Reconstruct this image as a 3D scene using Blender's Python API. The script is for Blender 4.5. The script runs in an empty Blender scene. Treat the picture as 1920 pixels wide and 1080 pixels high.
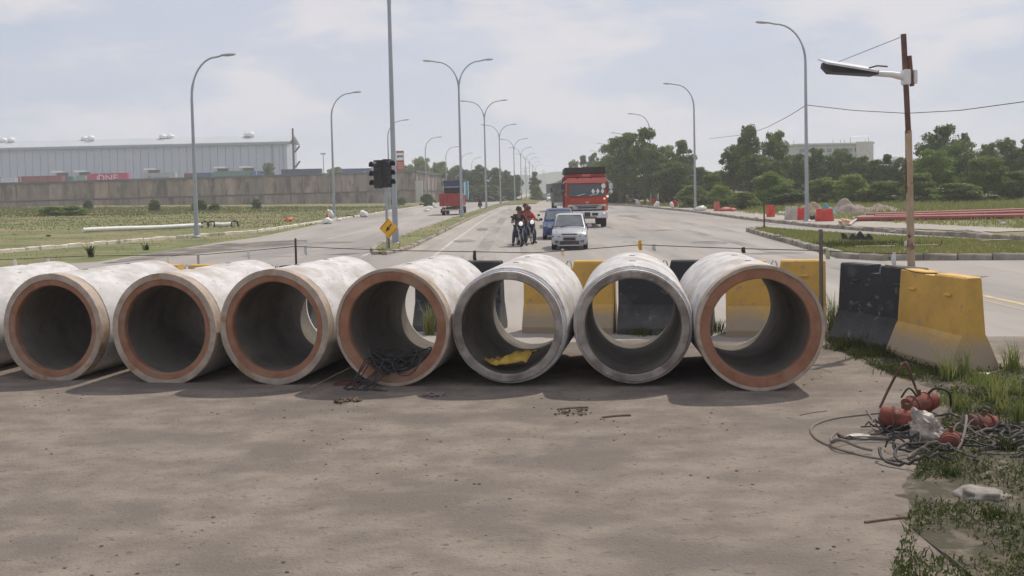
import bpy, bmesh, math, random
import numpy as np
from mathutils import Vector, Matrix, Euler, noise

R = math.radians
S = bpy.context.scene
COL = S.collection
random.seed(7); rng = np.random.default_rng(7)

# ------------------------------------------------------------------ camera
F = 1880.0; PITCH = 2.5; ROLL = -1.3; CH = 2.3; PPY = 440.0
cam_d = bpy.data.cameras.new('camera'); cam = bpy.data.objects.new('camera', cam_d); COL.objects.link(cam)
cam_d.sensor_fit = 'HORIZONTAL'; cam_d.sensor_width = 36.0; cam_d.lens = F / 1920 * 36
cam_d.shift_y = -(540 - PPY) / 1920.0
cam_d.clip_start = 0.1; cam_d.clip_end = 6000
CM = Matrix.Rotation(R(90 - PITCH), 3, 'X') @ Matrix.Rotation(R(ROLL), 3, 'Z')
cam.matrix_world = Matrix.Translation((0, 0, CH)) @ CM.to_4x4()
S.camera = cam

# ------------------------------------------------------------------ sun and sky
SUNV = Vector((0.46, 0.52, 1.0)).normalized()
elev = math.asin(SUNV.z); azim = math.atan2(SUNV.x, SUNV.y)
sun_d = bpy.data.lights.new('sun', 'SUN'); sun = bpy.data.objects.new('sun', sun_d); COL.objects.link(sun)
sun_d.energy = 3.3; sun_d.angle = R(0.9); sun_d.color = (1.0, 0.91, 0.79)
sun.rotation_euler = SUNV.to_track_quat('Z', 'Y').to_euler()
sun.location = (20, 20, 60)
W = bpy.data.worlds.new('World'); S.world = W; W.use_nodes = True
nt = W.node_tree; N = nt.nodes; L = nt.links
bg = N['Background']; bg.inputs[1].default_value = 0.10
sky = N.new('ShaderNodeTexSky'); sky.sky_type = 'NISHITA'; sky.sun_disc = False
sky.sun_elevation = elev; sky.sun_rotation = azim
sky.air_density = 1.0; sky.dust_density = 1.5; sky.ozone_density = 1.5
tc = N.new('ShaderNodeTexCoord'); sep = N.new('ShaderNodeSeparateXYZ'); L.new(tc.outputs['Generated'], sep.inputs[0])
def wmath(op, a, b=None, c=None, clamp=False):
    n = N.new('ShaderNodeMath'); n.operation = op; n.use_clamp = clamp
    for i, v in enumerate((a, b, c)):
        if v is None: continue
        if isinstance(v, (int, float)): n.inputs[i].default_value = v
        else: L.new(v, n.inputs[i])
    return n.outputs[0]
def wmix(f, a, b):
    n = N.new('ShaderNodeMix'); n.data_type = 'RGBA'
    for k, v in (('Factor', f), ('A', a), ('B', b)):
        s = [q for q in n.inputs if q.name == k and q.enabled][0]
        if isinstance(v, (tuple, float, int)): s.default_value = v
        else: L.new(v, s)
    return [q for q in n.outputs if q.enabled][0]
# clouds: direction projected on a high flat layer, so they flatten towards the horizon
den = wmath('ADD', wmath('ABSOLUTE', sep.outputs[2]), 0.55)
comb = N.new('ShaderNodeCombineXYZ')
L.new(wmath('DIVIDE', sep.outputs[0], den), comb.inputs[0]); L.new(wmath('DIVIDE', sep.outputs[1], den), comb.inputs[1])
L.new(wmath('MULTIPLY', sep.outputs[2], 3.2), comb.inputs[2])
def wnoise(scale, detail, rough, off):
    m = N.new('ShaderNodeMapping'); m.inputs['Location'].default_value = off; L.new(comb.outputs[0], m.inputs[0])
    n = N.new('ShaderNodeTexNoise'); n.inputs['Scale'].default_value = scale; n.inputs['Detail'].default_value = detail
    n.inputs['Roughness'].default_value = rough; n.inputs['Distortion'].default_value = 0.25; L.new(m.outputs[0], n.inputs['Vector']); return n.outputs['Fac']
def wramp(v, a, b):
    n = N.new('ShaderNodeMapRange'); n.interpolation_type = 'SMOOTHSTEP'
    n.inputs['From Min'].default_value = a; n.inputs['From Max'].default_value = b; L.new(v, n.inputs['Value']); return n.outputs[0]
big = wnoise(2.0, 3, 0.5, (3.1, 1.7, 0)); puff = wnoise(3.6, 8, 0.56, (2.1, 5.2, 2.0)); wisp = wnoise(3.4, 5, 0.6, (7.3, 0.4, 1.0))
veil = wramp(big, 0.22, 0.60)
clear = wmix(0.75, sky.outputs[0], (5.0, 5.6, 6.9, 1))
c1 = wmix(wmath('MULTIPLY', veil, 0.6), clear, (6.4, 6.6, 7.5, 1))
c2 = wmix(wmath('MULTIPLY', wramp(wisp, 0.46, 0.70), 0.6), c1, (5.6, 5.9, 6.8, 1))
c3 = wmix(wmath('MULTIPLY', wramp(puff, 0.42, 0.62), 0.8), c2, (7.7, 7.4, 7.6, 1))
hz = wramp(sep.outputs[2], 0.16, -0.02)
c4 = wmix(wmath('MULTIPLY', hz, 0.75), c3, (6.3, 6.5, 7.2, 1))
L.new(c4, bg.inputs[0])
S.view_settings.view_transform = 'Standard'; S.view_settings.look = 'None'
S.view_settings.exposure = 0.0; S.view_settings.gamma = 1.0; S.view_settings.use_curve_mapping = False
S.cycles.volume_bounces = 1; S.cycles.max_bounces = 8; S.cycles.transparent_max_bounces = 16
S.cycles.use_denoising = True

# ------------------------------------------------------------------ picking points
def ray(px, py):
    return (CM @ Vector(((px - 960) / F, -(py - PPY) / F, -1.0)))
def at(px, py, z=0.0):                      # point of the horizontal plane at height z under an image point
    r = ray(px, py); t = (z - CH) / r.z
    return Vector((r.x * t, r.y * t, z))
def atd(px, py, d):                         # point at distance d (along +Y)
    r = ray(px, py); t = d / r.y
    return Vector((r.x * t, d, CH + r.z * t))

# ------------------------------------------------------------------ materials
MATS = {}
def c4_(c): return (c[0], c[1], c[2], 1.0)
def mat(name, col, rough=0.75, metal=0.0, var=0.18, scale=3.0, col2=None, s2=None, lo=0.45, hi=0.65, bump=0.0, bscale=40.0, spec=0.4, alpha=None, emit=None, detail=6, stretch=None, rnd=False, col3=None, s3=20.0, lo3=0.6, hi3=0.7):
    if name in MATS: return MATS[name]
    m = bpy.data.materials.new(name); m.use_nodes = True; MATS[name] = m
    t = m.node_tree; n = t.nodes; l = t.links; b = n['Principled BSDF']
    b.inputs['Roughness'].default_value = rough; b.inputs['Metallic'].default_value = metal
    b.inputs['Specular IOR Level'].default_value = spec
    tcn = n.new('ShaderNodeTexCoord'); vec = tcn.outputs['Object']
    if rnd:
        oi = n.new('ShaderNodeObjectInfo'); vm = n.new('ShaderNodeVectorMath'); vm.operation = 'MULTIPLY_ADD'; cb = n.new('ShaderNodeCombineXYZ')
        for k_ in range(3): l.new(oi.outputs['Random'], cb.inputs[k_])
        l.new(cb.outputs[0], vm.inputs[0]); vm.inputs[1].default_value = (37, 61, 23); l.new(vec, vm.inputs[2]); vec = vm.outputs[0]
    if stretch:
        mp = n.new('ShaderNodeMapping'); mp.inputs['Scale'].default_value = stretch; l.new(vec, mp.inputs[0]); vec = mp.outputs[0]
    def nz(sc, det=detail, ro=0.6):
        q = n.new('ShaderNodeTexNoise'); q.inputs['Scale'].default_value = sc; q.inputs['Detail'].default_value = det
        q.inputs['Roughness'].default_value = ro; l.new(vec, q.inputs['Vector']); return q.outputs['Fac']
    def ramp(v, a, bb):
        q = n.new('ShaderNodeMapRange'); q.interpolation_type = 'SMOOTHSTEP'; q.inputs['From Min'].default_value = a; q.inputs['From Max'].default_value = bb
        l.new(v, q.inputs['Value']); return q.outputs[0]
    def mix(f, a, bb):
        q = n.new('ShaderNodeMix'); q.data_type = 'RGBA'
        for k, v in (('Factor', f), ('A', a), ('B', bb)):
            s = [x for x in q.inputs if x.name == k and x.enabled][0]
            if isinstance(v, (tuple, float, int)): s.default_value = v
            else: l.new(v, s)
        return [x for x in q.outputs if x.enabled][0]
    a = tuple(max(0, x * (1 - var)) for x in col); bb = tuple(min(1, x * (1 + var)) for x in col)
    out = mix(ramp(nz(scale), 0.3, 0.7), c4_(a), c4_(bb))
    if col2: out = mix(ramp(nz(s2 or scale * 0.37), lo, hi), out, c4_(col2))
    if col3: out = mix(ramp(nz(s3), lo3, hi3), out, c4_(col3))
    l.new(out, b.inputs['Base Color'])
    if bump > 0:
        bp = n.new('ShaderNodeBump'); bp.inputs['Strength'].default_value = min(1.0, bump); bp.inputs['Distance'].default_value = 0.02 * bump
        l.new(nz(bscale, 4), bp.inputs['Height']); l.new(bp.outputs[0], b.inputs['Normal'])
    if emit:
        b.inputs['Emission Color'].default_value = c4_(col); b.inputs['Emission Strength'].default_value = emit
    m['out'] = 1
    return m

def leafmat(name, c1, c2, c3):
    if name in MATS: return MATS[name]
    m = bpy.data.materials.new(name); m.use_nodes = True; MATS[name] = m
    t = m.node_tree; n = t.nodes; l = t.links; b = n['Principled BSDF']; out = n['Material Output']
    geo = n.new('ShaderNodeNewGeometry'); oi = n.new('ShaderNodeObjectInfo')
    cr = n.new('ShaderNodeValToRGB'); cr.color_ramp.elements[0].color = c4_(c1); cr.color_ramp.elements[1].color = c4_(c3)
    e = cr.color_ramp.elements.new(0.55); e.color = c4_(c2)
    tcn = n.new('ShaderNodeTexCoord'); q = n.new('ShaderNodeTexNoise'); q.inputs['Scale'].default_value = 0.55; l.new(tcn.outputs['Object'], q.inputs['Vector'])
    ad = n.new('ShaderNodeMath'); ad.operation = 'ADD'; l.new(geo.outputs['Random Per Island'], ad.inputs[0]); l.new(q.outputs['Fac'], ad.inputs[1])
    ad2 = n.new('ShaderNodeMath'); ad2.operation = 'ADD'; l.new(ad.outputs[0], ad2.inputs[0]); l.new(oi.outputs['Random'], ad2.inputs[1])
    dv = n.new('ShaderNodeMath'); dv.operation = 'DIVIDE'; dv.inputs[1].default_value = 2.5; l.new(ad2.outputs[0], dv.inputs[0])
    l.new(dv.outputs[0], cr.inputs[0]); l.new(cr.outputs[0], b.inputs['Base Color']); b.inputs['Roughness'].default_value = 0.55
    b.inputs['Specular IOR Level'].default_value = 0.25
    tr = n.new('ShaderNodeBsdfTranslucent'); l.new(cr.outputs[0], tr.inputs[0])
    mx = n.new('ShaderNodeMixShader'); mx.inputs[0].default_value = 0.35; l.new(b.outputs[0], mx.inputs[1]); l.new(tr.outputs[0], mx.inputs[2]); l.new(mx.outputs[0], out.inputs[0])
    return m

# painted barrier: paint, worn dusty concrete low down and in chips
def barriermat(name, paint, worn, base, lo, hi):
    m = bpy.data.materials.new(name); m.use_nodes = True; MATS[name] = m
    t = m.node_tree; n = t.nodes; l = t.links; b = n['Principled BSDF']; b.inputs['Roughness'].default_value = 0.7
    tcn = n.new('ShaderNodeTexCoord'); sp = n.new('ShaderNodeSeparateXYZ'); l.new(tcn.outputs['Object'], sp.inputs[0])
    oi = n.new('ShaderNodeObjectInfo')
    off = n.new('ShaderNodeVectorMath'); off.operation = 'ADD'; l.new(tcn.outputs['Object'], off.inputs[0]); l.new(oi.outputs['Location'], off.inputs[1])
    def nz(sc, det=6, ro=0.65):
        q = n.new('ShaderNodeTexNoise'); q.inputs['Scale'].default_value = sc; q.inputs['Detail'].default_value = det; q.inputs['Roughness'].default_value = ro
        l.new(off.outputs[0], q.inputs['Vector']); return q.outputs['Fac']
    def mr(v, a, c):
        q = n.new('ShaderNodeMapRange'); q.inputs['From Min'].default_value = a; q.inputs['From Max'].default_value = c; l.new(v, q.inputs['Value']); return q.outputs[0]
    def mix(f, a, c):
        q = n.new('ShaderNodeMix'); q.data_type = 'RGBA'
        for k, v in (('Factor', f), ('A', a), ('B', c)):
            s = [x for x in q.inputs if x.name == k and x.enabled][0]
            if isinstance(v, (tuple, float, int)): s.default_value = v
            else: l.new(v, s)
        return [x for x in q.outputs if x.enabled][0]
    def mth(op, a, c):
        q = n.new('ShaderNodeMath'); q.operation = op
        for i, v in enumerate((a, c)):
            if isinstance(v, (int, float)): q.inputs[i].default_value = v
            else: l.new(v, q.inputs[i])
        return q.outputs[0]
    p = mix(mr(nz(2.2), 0.35, 0.65), c4_(tuple(x * 0.78 for x in paint)), c4_(paint))
    hgt = mth('ADD', sp.outputs[2], mth('MULTIPLY', nz(3.0), 0.35))
    dust = mr(hgt, lo + 0.17, hi + 0.17)             # 1 above, 0 at the dusty foot
    p = mix(dust, c4_(base), p)
    chips = mr(nz(7.0, 10, 0.75), 0.58, 0.65)
    p = mix(chips, p, c4_(worn))
    streak = mr(nz(1.3, 3), 0.58, 0.75)
    p = mix(mth('MULTIPLY', streak, 0.35), p, c4_(worn))
    l.new(p, b.inputs['Base Color'])
    bp = n.new('ShaderNodeBump'); bp.inputs['Strength'].default_value = 0.4; bp.inputs['Distance'].default_value = 0.01; l.new(nz(25), bp.inputs['Height']); l.new(bp.outputs[0], b.inputs['Normal'])
    return m

M_dirt = mat('sandy_ground', (0.225, 0.19, 0.16), 0.95, var=0.22, scale=2.2, col2=(0.165, 0.14, 0.12), s2=0.8, lo=0.46, hi=0.64, bump=1.0, bscale=45, col3=(0.13, 0.11, 0.092), s3=16, lo3=0.58, hi3=0.68, stretch=(.85, 1.15, 1), detail=12)
M_road = mat('bleached_asphalt', (0.325, 0.30, 0.275), 0.9, var=0.16, scale=0.5, col2=(0.225, 0.212, 0.20), s2=0.16, lo=0.45, hi=0.68, bump=0.3, bscale=30, stretch=(1.0, 0.10, 1.0), col3=(0.19, 0.18, 0.17), s3=2.4, lo3=0.57, hi3=0.78, detail=9)
M_sandroad = mat('dusty_asphalt', (0.37, 0.335, 0.29), 0.95, var=0.15, scale=0.3, bump=0.3, col2=(0.30, 0.28, 0.255), s2=0.15)
M_grass = mat('grass_ground', (0.135, 0.15, 0.052), 0.95, var=0.3, scale=0.5, col2=(0.215, 0.18, 0.09), s2=0.11, lo=0.45, hi=0.62, bump=0.6, bscale=6, col3=(0.10, 0.135, 0.035), s3=1.4, lo3=0.55, hi3=0.75)
M_kerb = mat('kerb_concrete', (0.31, 0.275, 0.23), 0.9, var=0.25, scale=1.7, col2=(0.17, 0.155, 0.13), s2=1.1, lo=0.5, hi=0.65, bump=0.5, bscale=12, rnd=True)
M_kerbpale = mat('pale_kerb_paint', (0.60, 0.56, 0.46), 0.85, var=0.15, scale=1.3, col2=(0.33, 0.30, 0.23), s2=0.9, lo=0.55, hi=0.65, rnd=True)
M_conc = mat('pipe_concrete', (0.54, 0.53, 0.53), 0.85, var=0.16, scale=2.6, col2=(0.40, 0.36, 0.32), s2=1.5, lo=0.45, hi=0.70, bump=0.35, bscale=22, stretch=(1.6, 1.0, 1.6), col3=(0.30, 0.28, 0.26), s3=7.0, lo3=0.56, hi3=0.74, rnd=True)
M_bore = mat('shaded_bore_concrete', (0.15, 0.135, 0.115), 0.9, var=0.25, scale=2.6, col2=(0.085, 0.074, 0.062), s2=1.3, lo=0.5, hi=0.66, bump=0.3, rnd=True)  # barrel concrete darkened: shade inside the bore painted into the colour
M_endc = mat('shaded_end_concrete', (0.30, 0.265, 0.235), 0.9, var=0.28, scale=5, col2=(0.16, 0.135, 0.11), s2=2.2, lo=0.48, hi=0.64, bump=0.5, bscale=18, rnd=True)  # shade on the front ends put into the base colour, plus brown stains
M_ring = mat('red_brown_joint_ring', (0.29, 0.14, 0.085), 0.85, var=0.2, scale=5, col2=(0.30, 0.21, 0.155), s2=2.4, lo=.5, hi=.72, bump=0.2, rnd=True)
M_band = mat('beige_collar', (0.40, 0.33, 0.27), 0.85, var=0.2, scale=6, col2=(0.30, 0.20, 0.12), s2=3.0, lo=0.55, hi=0.66, rnd=True)
M_galv = mat('galvanised_steel', (0.36, 0.39, 0.42), 0.5, 0.3, var=0.1, scale=1.0)
M_lamp = mat('lamp_housing', (0.42, 0.44, 0.47), 0.5, var=0.08)
M_rust = mat('rusty_steel', (0.13, 0.075, 0.05), 0.85, 0.2, var=0.3, scale=6)
M_black = mat('black_rubber', (0.025, 0.025, 0.027), 0.7, var=0.2)
M_dark = mat('dark_plastic', (0.045, 0.047, 0.05), 0.6, var=0.2)
M_glass = mat('dark_glass', (0.05, 0.06, 0.065), 0.08, spec=0.8, var=0.15)
M_glass2 = mat('car_glass', (0.10, 0.115, 0.125), 0.1, spec=0.8, var=0.2)
M_silver = mat('silver_car_paint', (0.44, 0.45, 0.48), 0.28, 0.35, var=0.04)
M_blue = mat('blue_car_paint', (0.055, 0.085, 0.19), 0.3, 0.3, var=0.05)
M_red = mat('red_truck_paint', (0.42, 0.055, 0.025), 0.4, var=0.08)
M_redold = mat('faded_red_paint', (0.31, 0.05, 0.04), 0.65, var=0.15, scale=1.5)
M_pink = mat('sun_faded_red', (0.55, 0.15, 0.13), 0.6, var=0.1)
M_white = mat('white_paint', (0.74, 0.74, 0.72), 0.55, var=0.06)
M_chrome = mat('chrome_trim', (0.55, 0.55, 0.54), 0.25, 0.7, var=0.1)
M_grey = mat('grey_bumper', (0.42, 0.41, 0.39), 0.5, var=0.12)
M_lens = mat('lamp_lens', (0.70, 0.71, 0.72), 0.15, var=0.05, spec=0.8)
M_amber = mat('amber_lens', (0.75, 0.28, 0.05), 0.2, var=0.05)
M_lit = mat('lit_headlight', (0.9, 0.86, 0.78), 0.2, var=0.0, emit=0.5)
M_litor = mat('lit_marker', (1.0, 0.45, 0.2), 0.2, var=0.0, emit=1.0)
M_tarp = mat('dark_tarpaulin', (0.035, 0.036, 0.038), 0.7, var=0.3, scale=1.0)
M_sky = mat('pale_blue_paint', (0.25, 0.42, 0.50), 0.5, var=0.08)
M_navy = mat('navy_paint', (0.05, 0.075, 0.15), 0.55, var=0.1)
M_yel = mat('sign_yellow', (0.80, 0.42, 0.015), 0.5, var=0.05)
M_sack = mat('yellow_sack', (0.55, 0.37, 0.07), 0.8, var=0.2, scale=6)
M_paper = mat('white_plastic', (0.72, 0.71, 0.68), 0.6, var=0.08)
M_orange = mat('orange_plastic', (0.70, 0.13, 0.035), 0.5, var=0.1)
M_pred = mat('red_plastic_barrier', (0.62, 0.06, 0.04), 0.5, var=0.15)
M_redpipe = mat('dusky_red_pipe', (0.30, 0.075, 0.075), 0.6, var=0.15, scale=0.5)
M_float = mat('worn_red_steel', (0.19, 0.052, 0.036), 0.85, var=0.4, scale=6, col2=(0.10, 0.05, 0.04), s2=7, lo=.5, hi=.6, col3=(0.25, 0.18, 0.14), s3=14, rnd=True)
M_rope = mat('dark_cable', (0.045, 0.042, 0.042), 0.7, var=0.3)
M_ropeg = mat('grey_brown_hose', (0.16, 0.135, 0.115), 0.7, var=0.25, scale=5)
M_gravel = mat('gravel_heap', (0.25, 0.205, 0.175), 0.95, var=0.3, scale=3, bump=1, bscale=5)
M_wall = mat('stained_wall_concrete', (0.28, 0.235, 0.20), 0.95, var=0.25, scale=0.35, col2=(0.13, 0.115, 0.105), s2=0.3, lo=0.5, hi=0.66, stretch=(1.4, 1.4, 0.5), rnd=True)
M_wallb = mat('stained_wall_concrete_pale', (0.36, 0.285, 0.24), 0.95, var=0.25, scale=0.4, col2=(0.17, 0.14, 0.125), s2=0.35, lo=0.5, hi=0.66, stretch=(1.4, 1.4, 0.5), rnd=True)
M_cope = mat('dark_coping', (0.15, 0.155, 0.165), 0.9, var=0.2, scale=0.3)
M_clad = mat('pale_metal_cladding', (0.40, 0.44, 0.48), 0.6, var=0.06, scale=0.08, stretch=(3, 3, 0.4))
M_roof = mat('pale_metal_roof', (0.44, 0.47, 0.50), 0.5, var=0.06, scale=0.05)
M_bark = mat('bark', (0.16, 0.125, 0.095), 0.9, var=0.3, scale=3)
M_dirtyw = mat('dirty_white', (0.50, 0.48, 0.44), 0.8, var=0.2)
M_yard = mat('yard_concrete', (0.32, 0.31, 0.29), 0.9)
M_hill = mat('hill_green', (0.07, 0.10, 0.07), 1.0)
M_skin = mat('skin', (0.25, 0.13, 0.085), 0.6, var=0.05)
M_shirtd = mat('dark_jacket', (0.055, 0.035, 0.035), 0.8, var=0.2)
M_shirtr = mat('red_shirt', (0.50, 0.055, 0.045), 0.8, var=0.1)
M_shirtb = mat('brown_shirt', (0.16, 0.06, 0.05), 0.8, var=0.1)
M_jean = mat('dark_trousers', (0.045, 0.047, 0.055), 0.8, var=0.2)
M_helm = mat('dark_red_helmet', (0.12, 0.03, 0.025), 0.3, var=0.1)
M_helmb = mat('dark_helmet', (0.035, 0.03, 0.03), 0.3, var=0.1)
M_bike = mat('blue_black_fairing', (0.035, 0.045, 0.11), 0.3, var=0.1)
M_stick = mat('dry_timber', (0.14, 0.10, 0.07), 0.9, var=0.3, scale=9)
M_line = mat('worn_white_line', (0.50, 0.47, 0.41), 0.9, var=0.12, scale=0.8, col2=(0.33, 0.31, 0.28), s2=1.5, lo=0.5, hi=0.65)
M_yline = mat('worn_yellow_line', (0.55, 0.42, 0.23), 0.9, var=0.12, scale=0.8, col2=(0.36, 0.32, 0.27), s2=1.2, lo=0.5, hi=0.65)
M_solar = mat('solar_panel_glass', (0.07, 0.08, 0.12), 0.2, spec=0.8)
M_palm = mat('pole_beige_rust', (0.42, 0.32, 0.22), 0.8, var=0.2, scale=3, col2=(0.16, 0.055, 0.04), s2=2.6, lo=0.55, hi=0.62)
M_polered = mat('red_oxide_steel', (0.15, 0.08, 0.06), 0.8, var=0.3, scale=4)
M_barY = barriermat('barrier_yellow', (0.68, 0.41, 0.09), (0.36, 0.27, 0.17), (0.38, 0.30, 0.21), 0.25, 0.5)
M_barK = barriermat('barrier_black', (0.028, 0.031, 0.036), (0.20, 0.195, 0.185), (0.075, 0.075, 0.073), 0.2, 0.45)
L_dark = leafmat('dark_leaves', (0.055, 0.095, 0.026), (0.10, 0.155, 0.038), (0.18, 0.23, 0.06))
L_mid = leafmat('mid_leaves', (0.08, 0.135, 0.028), (0.15, 0.215, 0.045), (0.25, 0.30, 0.075))
L_lite = leafmat('light_leaves', (0.10, 0.17, 0.03), (0.18, 0.26, 0.05), (0.29, 0.35, 0.09))
L_grass = leafmat('grass_blades', (0.11, 0.13, 0.04), (0.17, 0.175, 0.06), (0.27, 0.23, 0.10))
L_green = leafmat('fresh_grass_blades', (0.13, 0.17, 0.045), (0.20, 0.235, 0.07), (0.32, 0.30, 0.12))
L_weed = leafmat('weed_leaves', (0.035, 0.05, 0.016), (0.07, 0.09, 0.025), (0.12, 0.13, 0.045))
L_long = leafmat('long_grass_blades', (0.16, 0.20, 0.05), (0.24, 0.28, 0.08), (0.34, 0.34, 0.13))

# ------------------------------------------------------------------ mesh helpers
class MB:
    def __init__(s): s.v = []; s.f = []
    def add(s, vs, fs, M=None):
        o = len(s.v)
        s.v += [tuple(M @ Vector(p)) if M is not None else tuple(p) for p in vs]
        s.f += [tuple(i + o for i in f) for f in fs]; return s
    def box(s, c, d, rz=0.0, taper=1.0, M=None, rx=0.0, ry=0.0):
        x, y, z = d[0] / 2, d[1] / 2, d[2] / 2; t = taper
        vs = [(-x, -y, -z), (x, -y, -z), (x, y, -z), (-x, y, -z), (-x * t, -y * t, z), (x * t, -y * t, z), (x * t, y * t, z), (-x * t, y * t, z)]
        T = Matrix.Translation(c) @ Euler((rx, ry, rz)).to_matrix().to_4x4()
        if M is not None: T = M @ T
        return s.add(vs, [(0, 3, 2, 1), (4, 5, 6, 7), (0, 1, 5, 4), (1, 2, 6, 5), (2, 3, 7, 6), (3, 0, 4, 7)], T)
    def tube(s, pts, r, n=8, caps=True):
        pts = [Vector(p) for p in pts]
        rs = r if isinstance(r, (list, tuple)) else [r] * len(pts)
        o = len(s.v); up = None
        for i, p in enumerate(pts):
            a = pts[max(0, i - 1)]; b = pts[min(len(pts) - 1, i + 1)]
            t = (b - a)
            t = t.normalized() if t.length > 1e-9 else Vector((0, 0, 1))
            if up is None: up = Vector((0, 0, 1)) if abs(t.z) < 0.9 else Vector((0, 1, 0))
            x = t.cross(up)
            if x.length < 1e-4: x = t.cross(Vector((1, 0.3, 0)))
            x.normalize(); y = x.cross(t).normalized(); up = y
            for k in range(n):
                an = 2 * math.pi * k / n
                s.v.append(tuple(p + (x * math.cos(an) + y * math.sin(an)) * rs[i]))
        for i in range(len(pts) - 1):
            for k in range(n):
                a = o + i * n + k; b = o + i * n + (k + 1) % n
                s.f.append((a, b, b + n, a + n))
        if caps:
            s.f.append(tuple(o + k for k in range(n))[::-1]); e = o + (len(pts) - 1) * n
            s.f.append(tuple(e + k for k in range(n)))
        return s
    def lathe(s, prof, n=32, axis='Z', M=None, closed=False):
        o = len(s.v); m = len(prof)
        for k in range(n):
            a = 2 * math.pi * k / n
            for (r, h) in prof:
                if axis == 'Z': p = (r * math.cos(a), r * math.sin(a), h)
                elif axis == 'Y': p = (r * math.cos(a), h, r * math.sin(a))
                else: p = (h, r * math.cos(a), r * math.sin(a))
                s.v.append(tuple(M @ Vector(p)) if M is not None else p)
        for k in range(n):
            k2 = (k + 1) % n
            for j in range(m if closed else m - 1):
                j2 = (j + 1) % m
                s.f.append((o + k * m + j, o + k2 * m + j, o + k2 * m + j2, o + k * m + j2))
        return s
    def prism(s, poly, y0, y1, M=None):      # poly in XZ, extruded along Y
        n = len(poly)
        vs = [(p[0], y0, p[1]) for p in poly] + [(p[0], y1, p[1]) for p in poly]
        fs = [tuple(range(n)), tuple(range(n, 2 * n))[::-1]] + [(i, i + n, (i + 1) % n + n, (i + 1) % n) for i in range(n)]
        return s.add(vs, fs, M)
    def slab(s, poly, z0, z1):               # poly in XY
        n = len(poly)
        vs = [(p[0], p[1], z0) for p in poly] + [(p[0], p[1], z1) for p in poly]
        fs = [tuple(range(n))[::-1], tuple(range(n, 2 * n))] + [(i, (i + 1) % n, (i + 1) % n + n, i + n) for i in range(n)]
        return s.add(vs, fs)
    def loft(s, secs, caps=True):
        o = len(s.v); n = len(secs[0])
        for q in secs: s.v += [tuple(p) for p in q]
        for i in range(len(secs) - 1):
            for k in range(n):
                a = o + i * n + k; b = o + i * n + (k + 1) % n
                s.f.append((a, b, b + n, a + n))
        if caps:
            s.f.append(tuple(o + k for k in range(n))[::-1]); e = o + (len(secs) - 1) * n
            s.f.append(tuple(e + k for k in range(n)))
        return s
    def ball(s, c, r, n=10, m=7, sc=(1, 1, 1)):
        prof = [(max(1e-4, math.sin(math.pi * j / m)) * r, -math.cos(math.pi * j / m) * r) for j in range(m + 1)]
        return s.lathe(prof, n, 'Z', Matrix.Translation(c) @ Matrix.Diagonal((*sc, 1)))
    def build(s, name, m, parent=None, smooth=False, bevel=0.0, loc=None, rz=None, fix=True):
        me = bpy.data.meshes.new(name); me.from_pydata(s.v, [], s.f); me.materials.append(m)
        if fix or bevel:
            b = bmesh.new(); b.from_mesh(me); bmesh.ops.recalc_face_normals(b, faces=b.faces)
            if bevel: 
                es = [e for e in b.edges if len(e.link_faces) == 2 and e.calc_face_angle(0) > 0.5]
                bmesh.ops.bevel(b, geom=es, offset=bevel, segments=2, affect='EDGES', clamp_overlap=True)
            b.to_mesh(me); b.free()
        if smooth:
            me.polygons.foreach_set('use_smooth', [True] * len(me.polygons)); me.set_sharp_from_angle(angle=R(38))
        o = bpy.data.objects.new(name, me); COL.objects.link(o)
        if parent is not None: o.parent = parent
        if loc is not None: o.location = loc
        if rz is not None: o.rotation_euler.z = rz
        return o

def tag(o, label=None, cat=None, group=None, kind=None):
    if label: o['label'] = label
    if cat: o['category'] = cat
    if group: o['group'] = group
    if kind: o['kind'] = kind
    return o
def thing(name, label, cat, loc=(0, 0, 0), rz=0.0, group=None):
    o = bpy.data.objects.new(name, None); COL.objects.link(o); o.empty_display_size = 0.1
    o.location = loc; o.rotation_euler.z = rz
    return tag(o, label, cat, group)
def inst(name, src, parent=None, loc=(0, 0, 0), rz=0.0, sc=None):
    o = bpy.data.objects.new(name, src.data if hasattr(src, 'data') and src.data else src); COL.objects.link(o)
    if parent is not None: o.parent = parent
    o.location = loc; o.rotation_euler.z = rz
    if sc: o.scale = sc
    return o
def kids(o): return [c for c in bpy.data.objects if c.parent == o]
def copy_tree(o, loc, rz, label, sc=None):
    r = o.copy(); COL.objects.link(r); r.location = loc; r.rotation_euler.z = rz; r['label'] = label
    if sc: r.scale = sc
    for ch in kids(o):
        c = ch.copy(); COL.objects.link(c); c.parent = r
        for g in kids(ch):
            d = g.copy(); COL.objects.link(d); d.parent = c
    return r
def interp(tab, y):
    if y <= tab[0][0]: return tab[0][1]
    for (a, b), (c, d) in zip(tab, tab[1:]):
        if y <= c: return b + (d - b) * (y - a) / (c - a)
    return tab[-1][1]
def np_mesh(name, V, Fc, k, m, parent=None, kind=None, label=None, cat=None):
    me = bpy.data.meshes.new(name); nv = len(V); nf = len(Fc)
    me.vertices.add(nv); me.vertices.foreach_set('co', np.asarray(V, dtype=np.float32).ravel())
    me.loops.add(nf * k); me.loops.foreach_set('vertex_index', np.asarray(Fc, dtype=np.int32).ravel())
    me.polygons.add(nf); me.polygons.foreach_set('loop_start', np.arange(0, nf * k, k, dtype=np.int32)); me.polygons.foreach_set('loop_total', np.full(nf, k, dtype=np.int32))
    me.update(calc_edges=True); me.validate(); me.materials.append(m)
    o = bpy.data.objects.new(name, me); COL.objects.link(o)
    if parent is not None: o.parent = parent
    return tag(o, label, cat, kind=kind)
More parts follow.
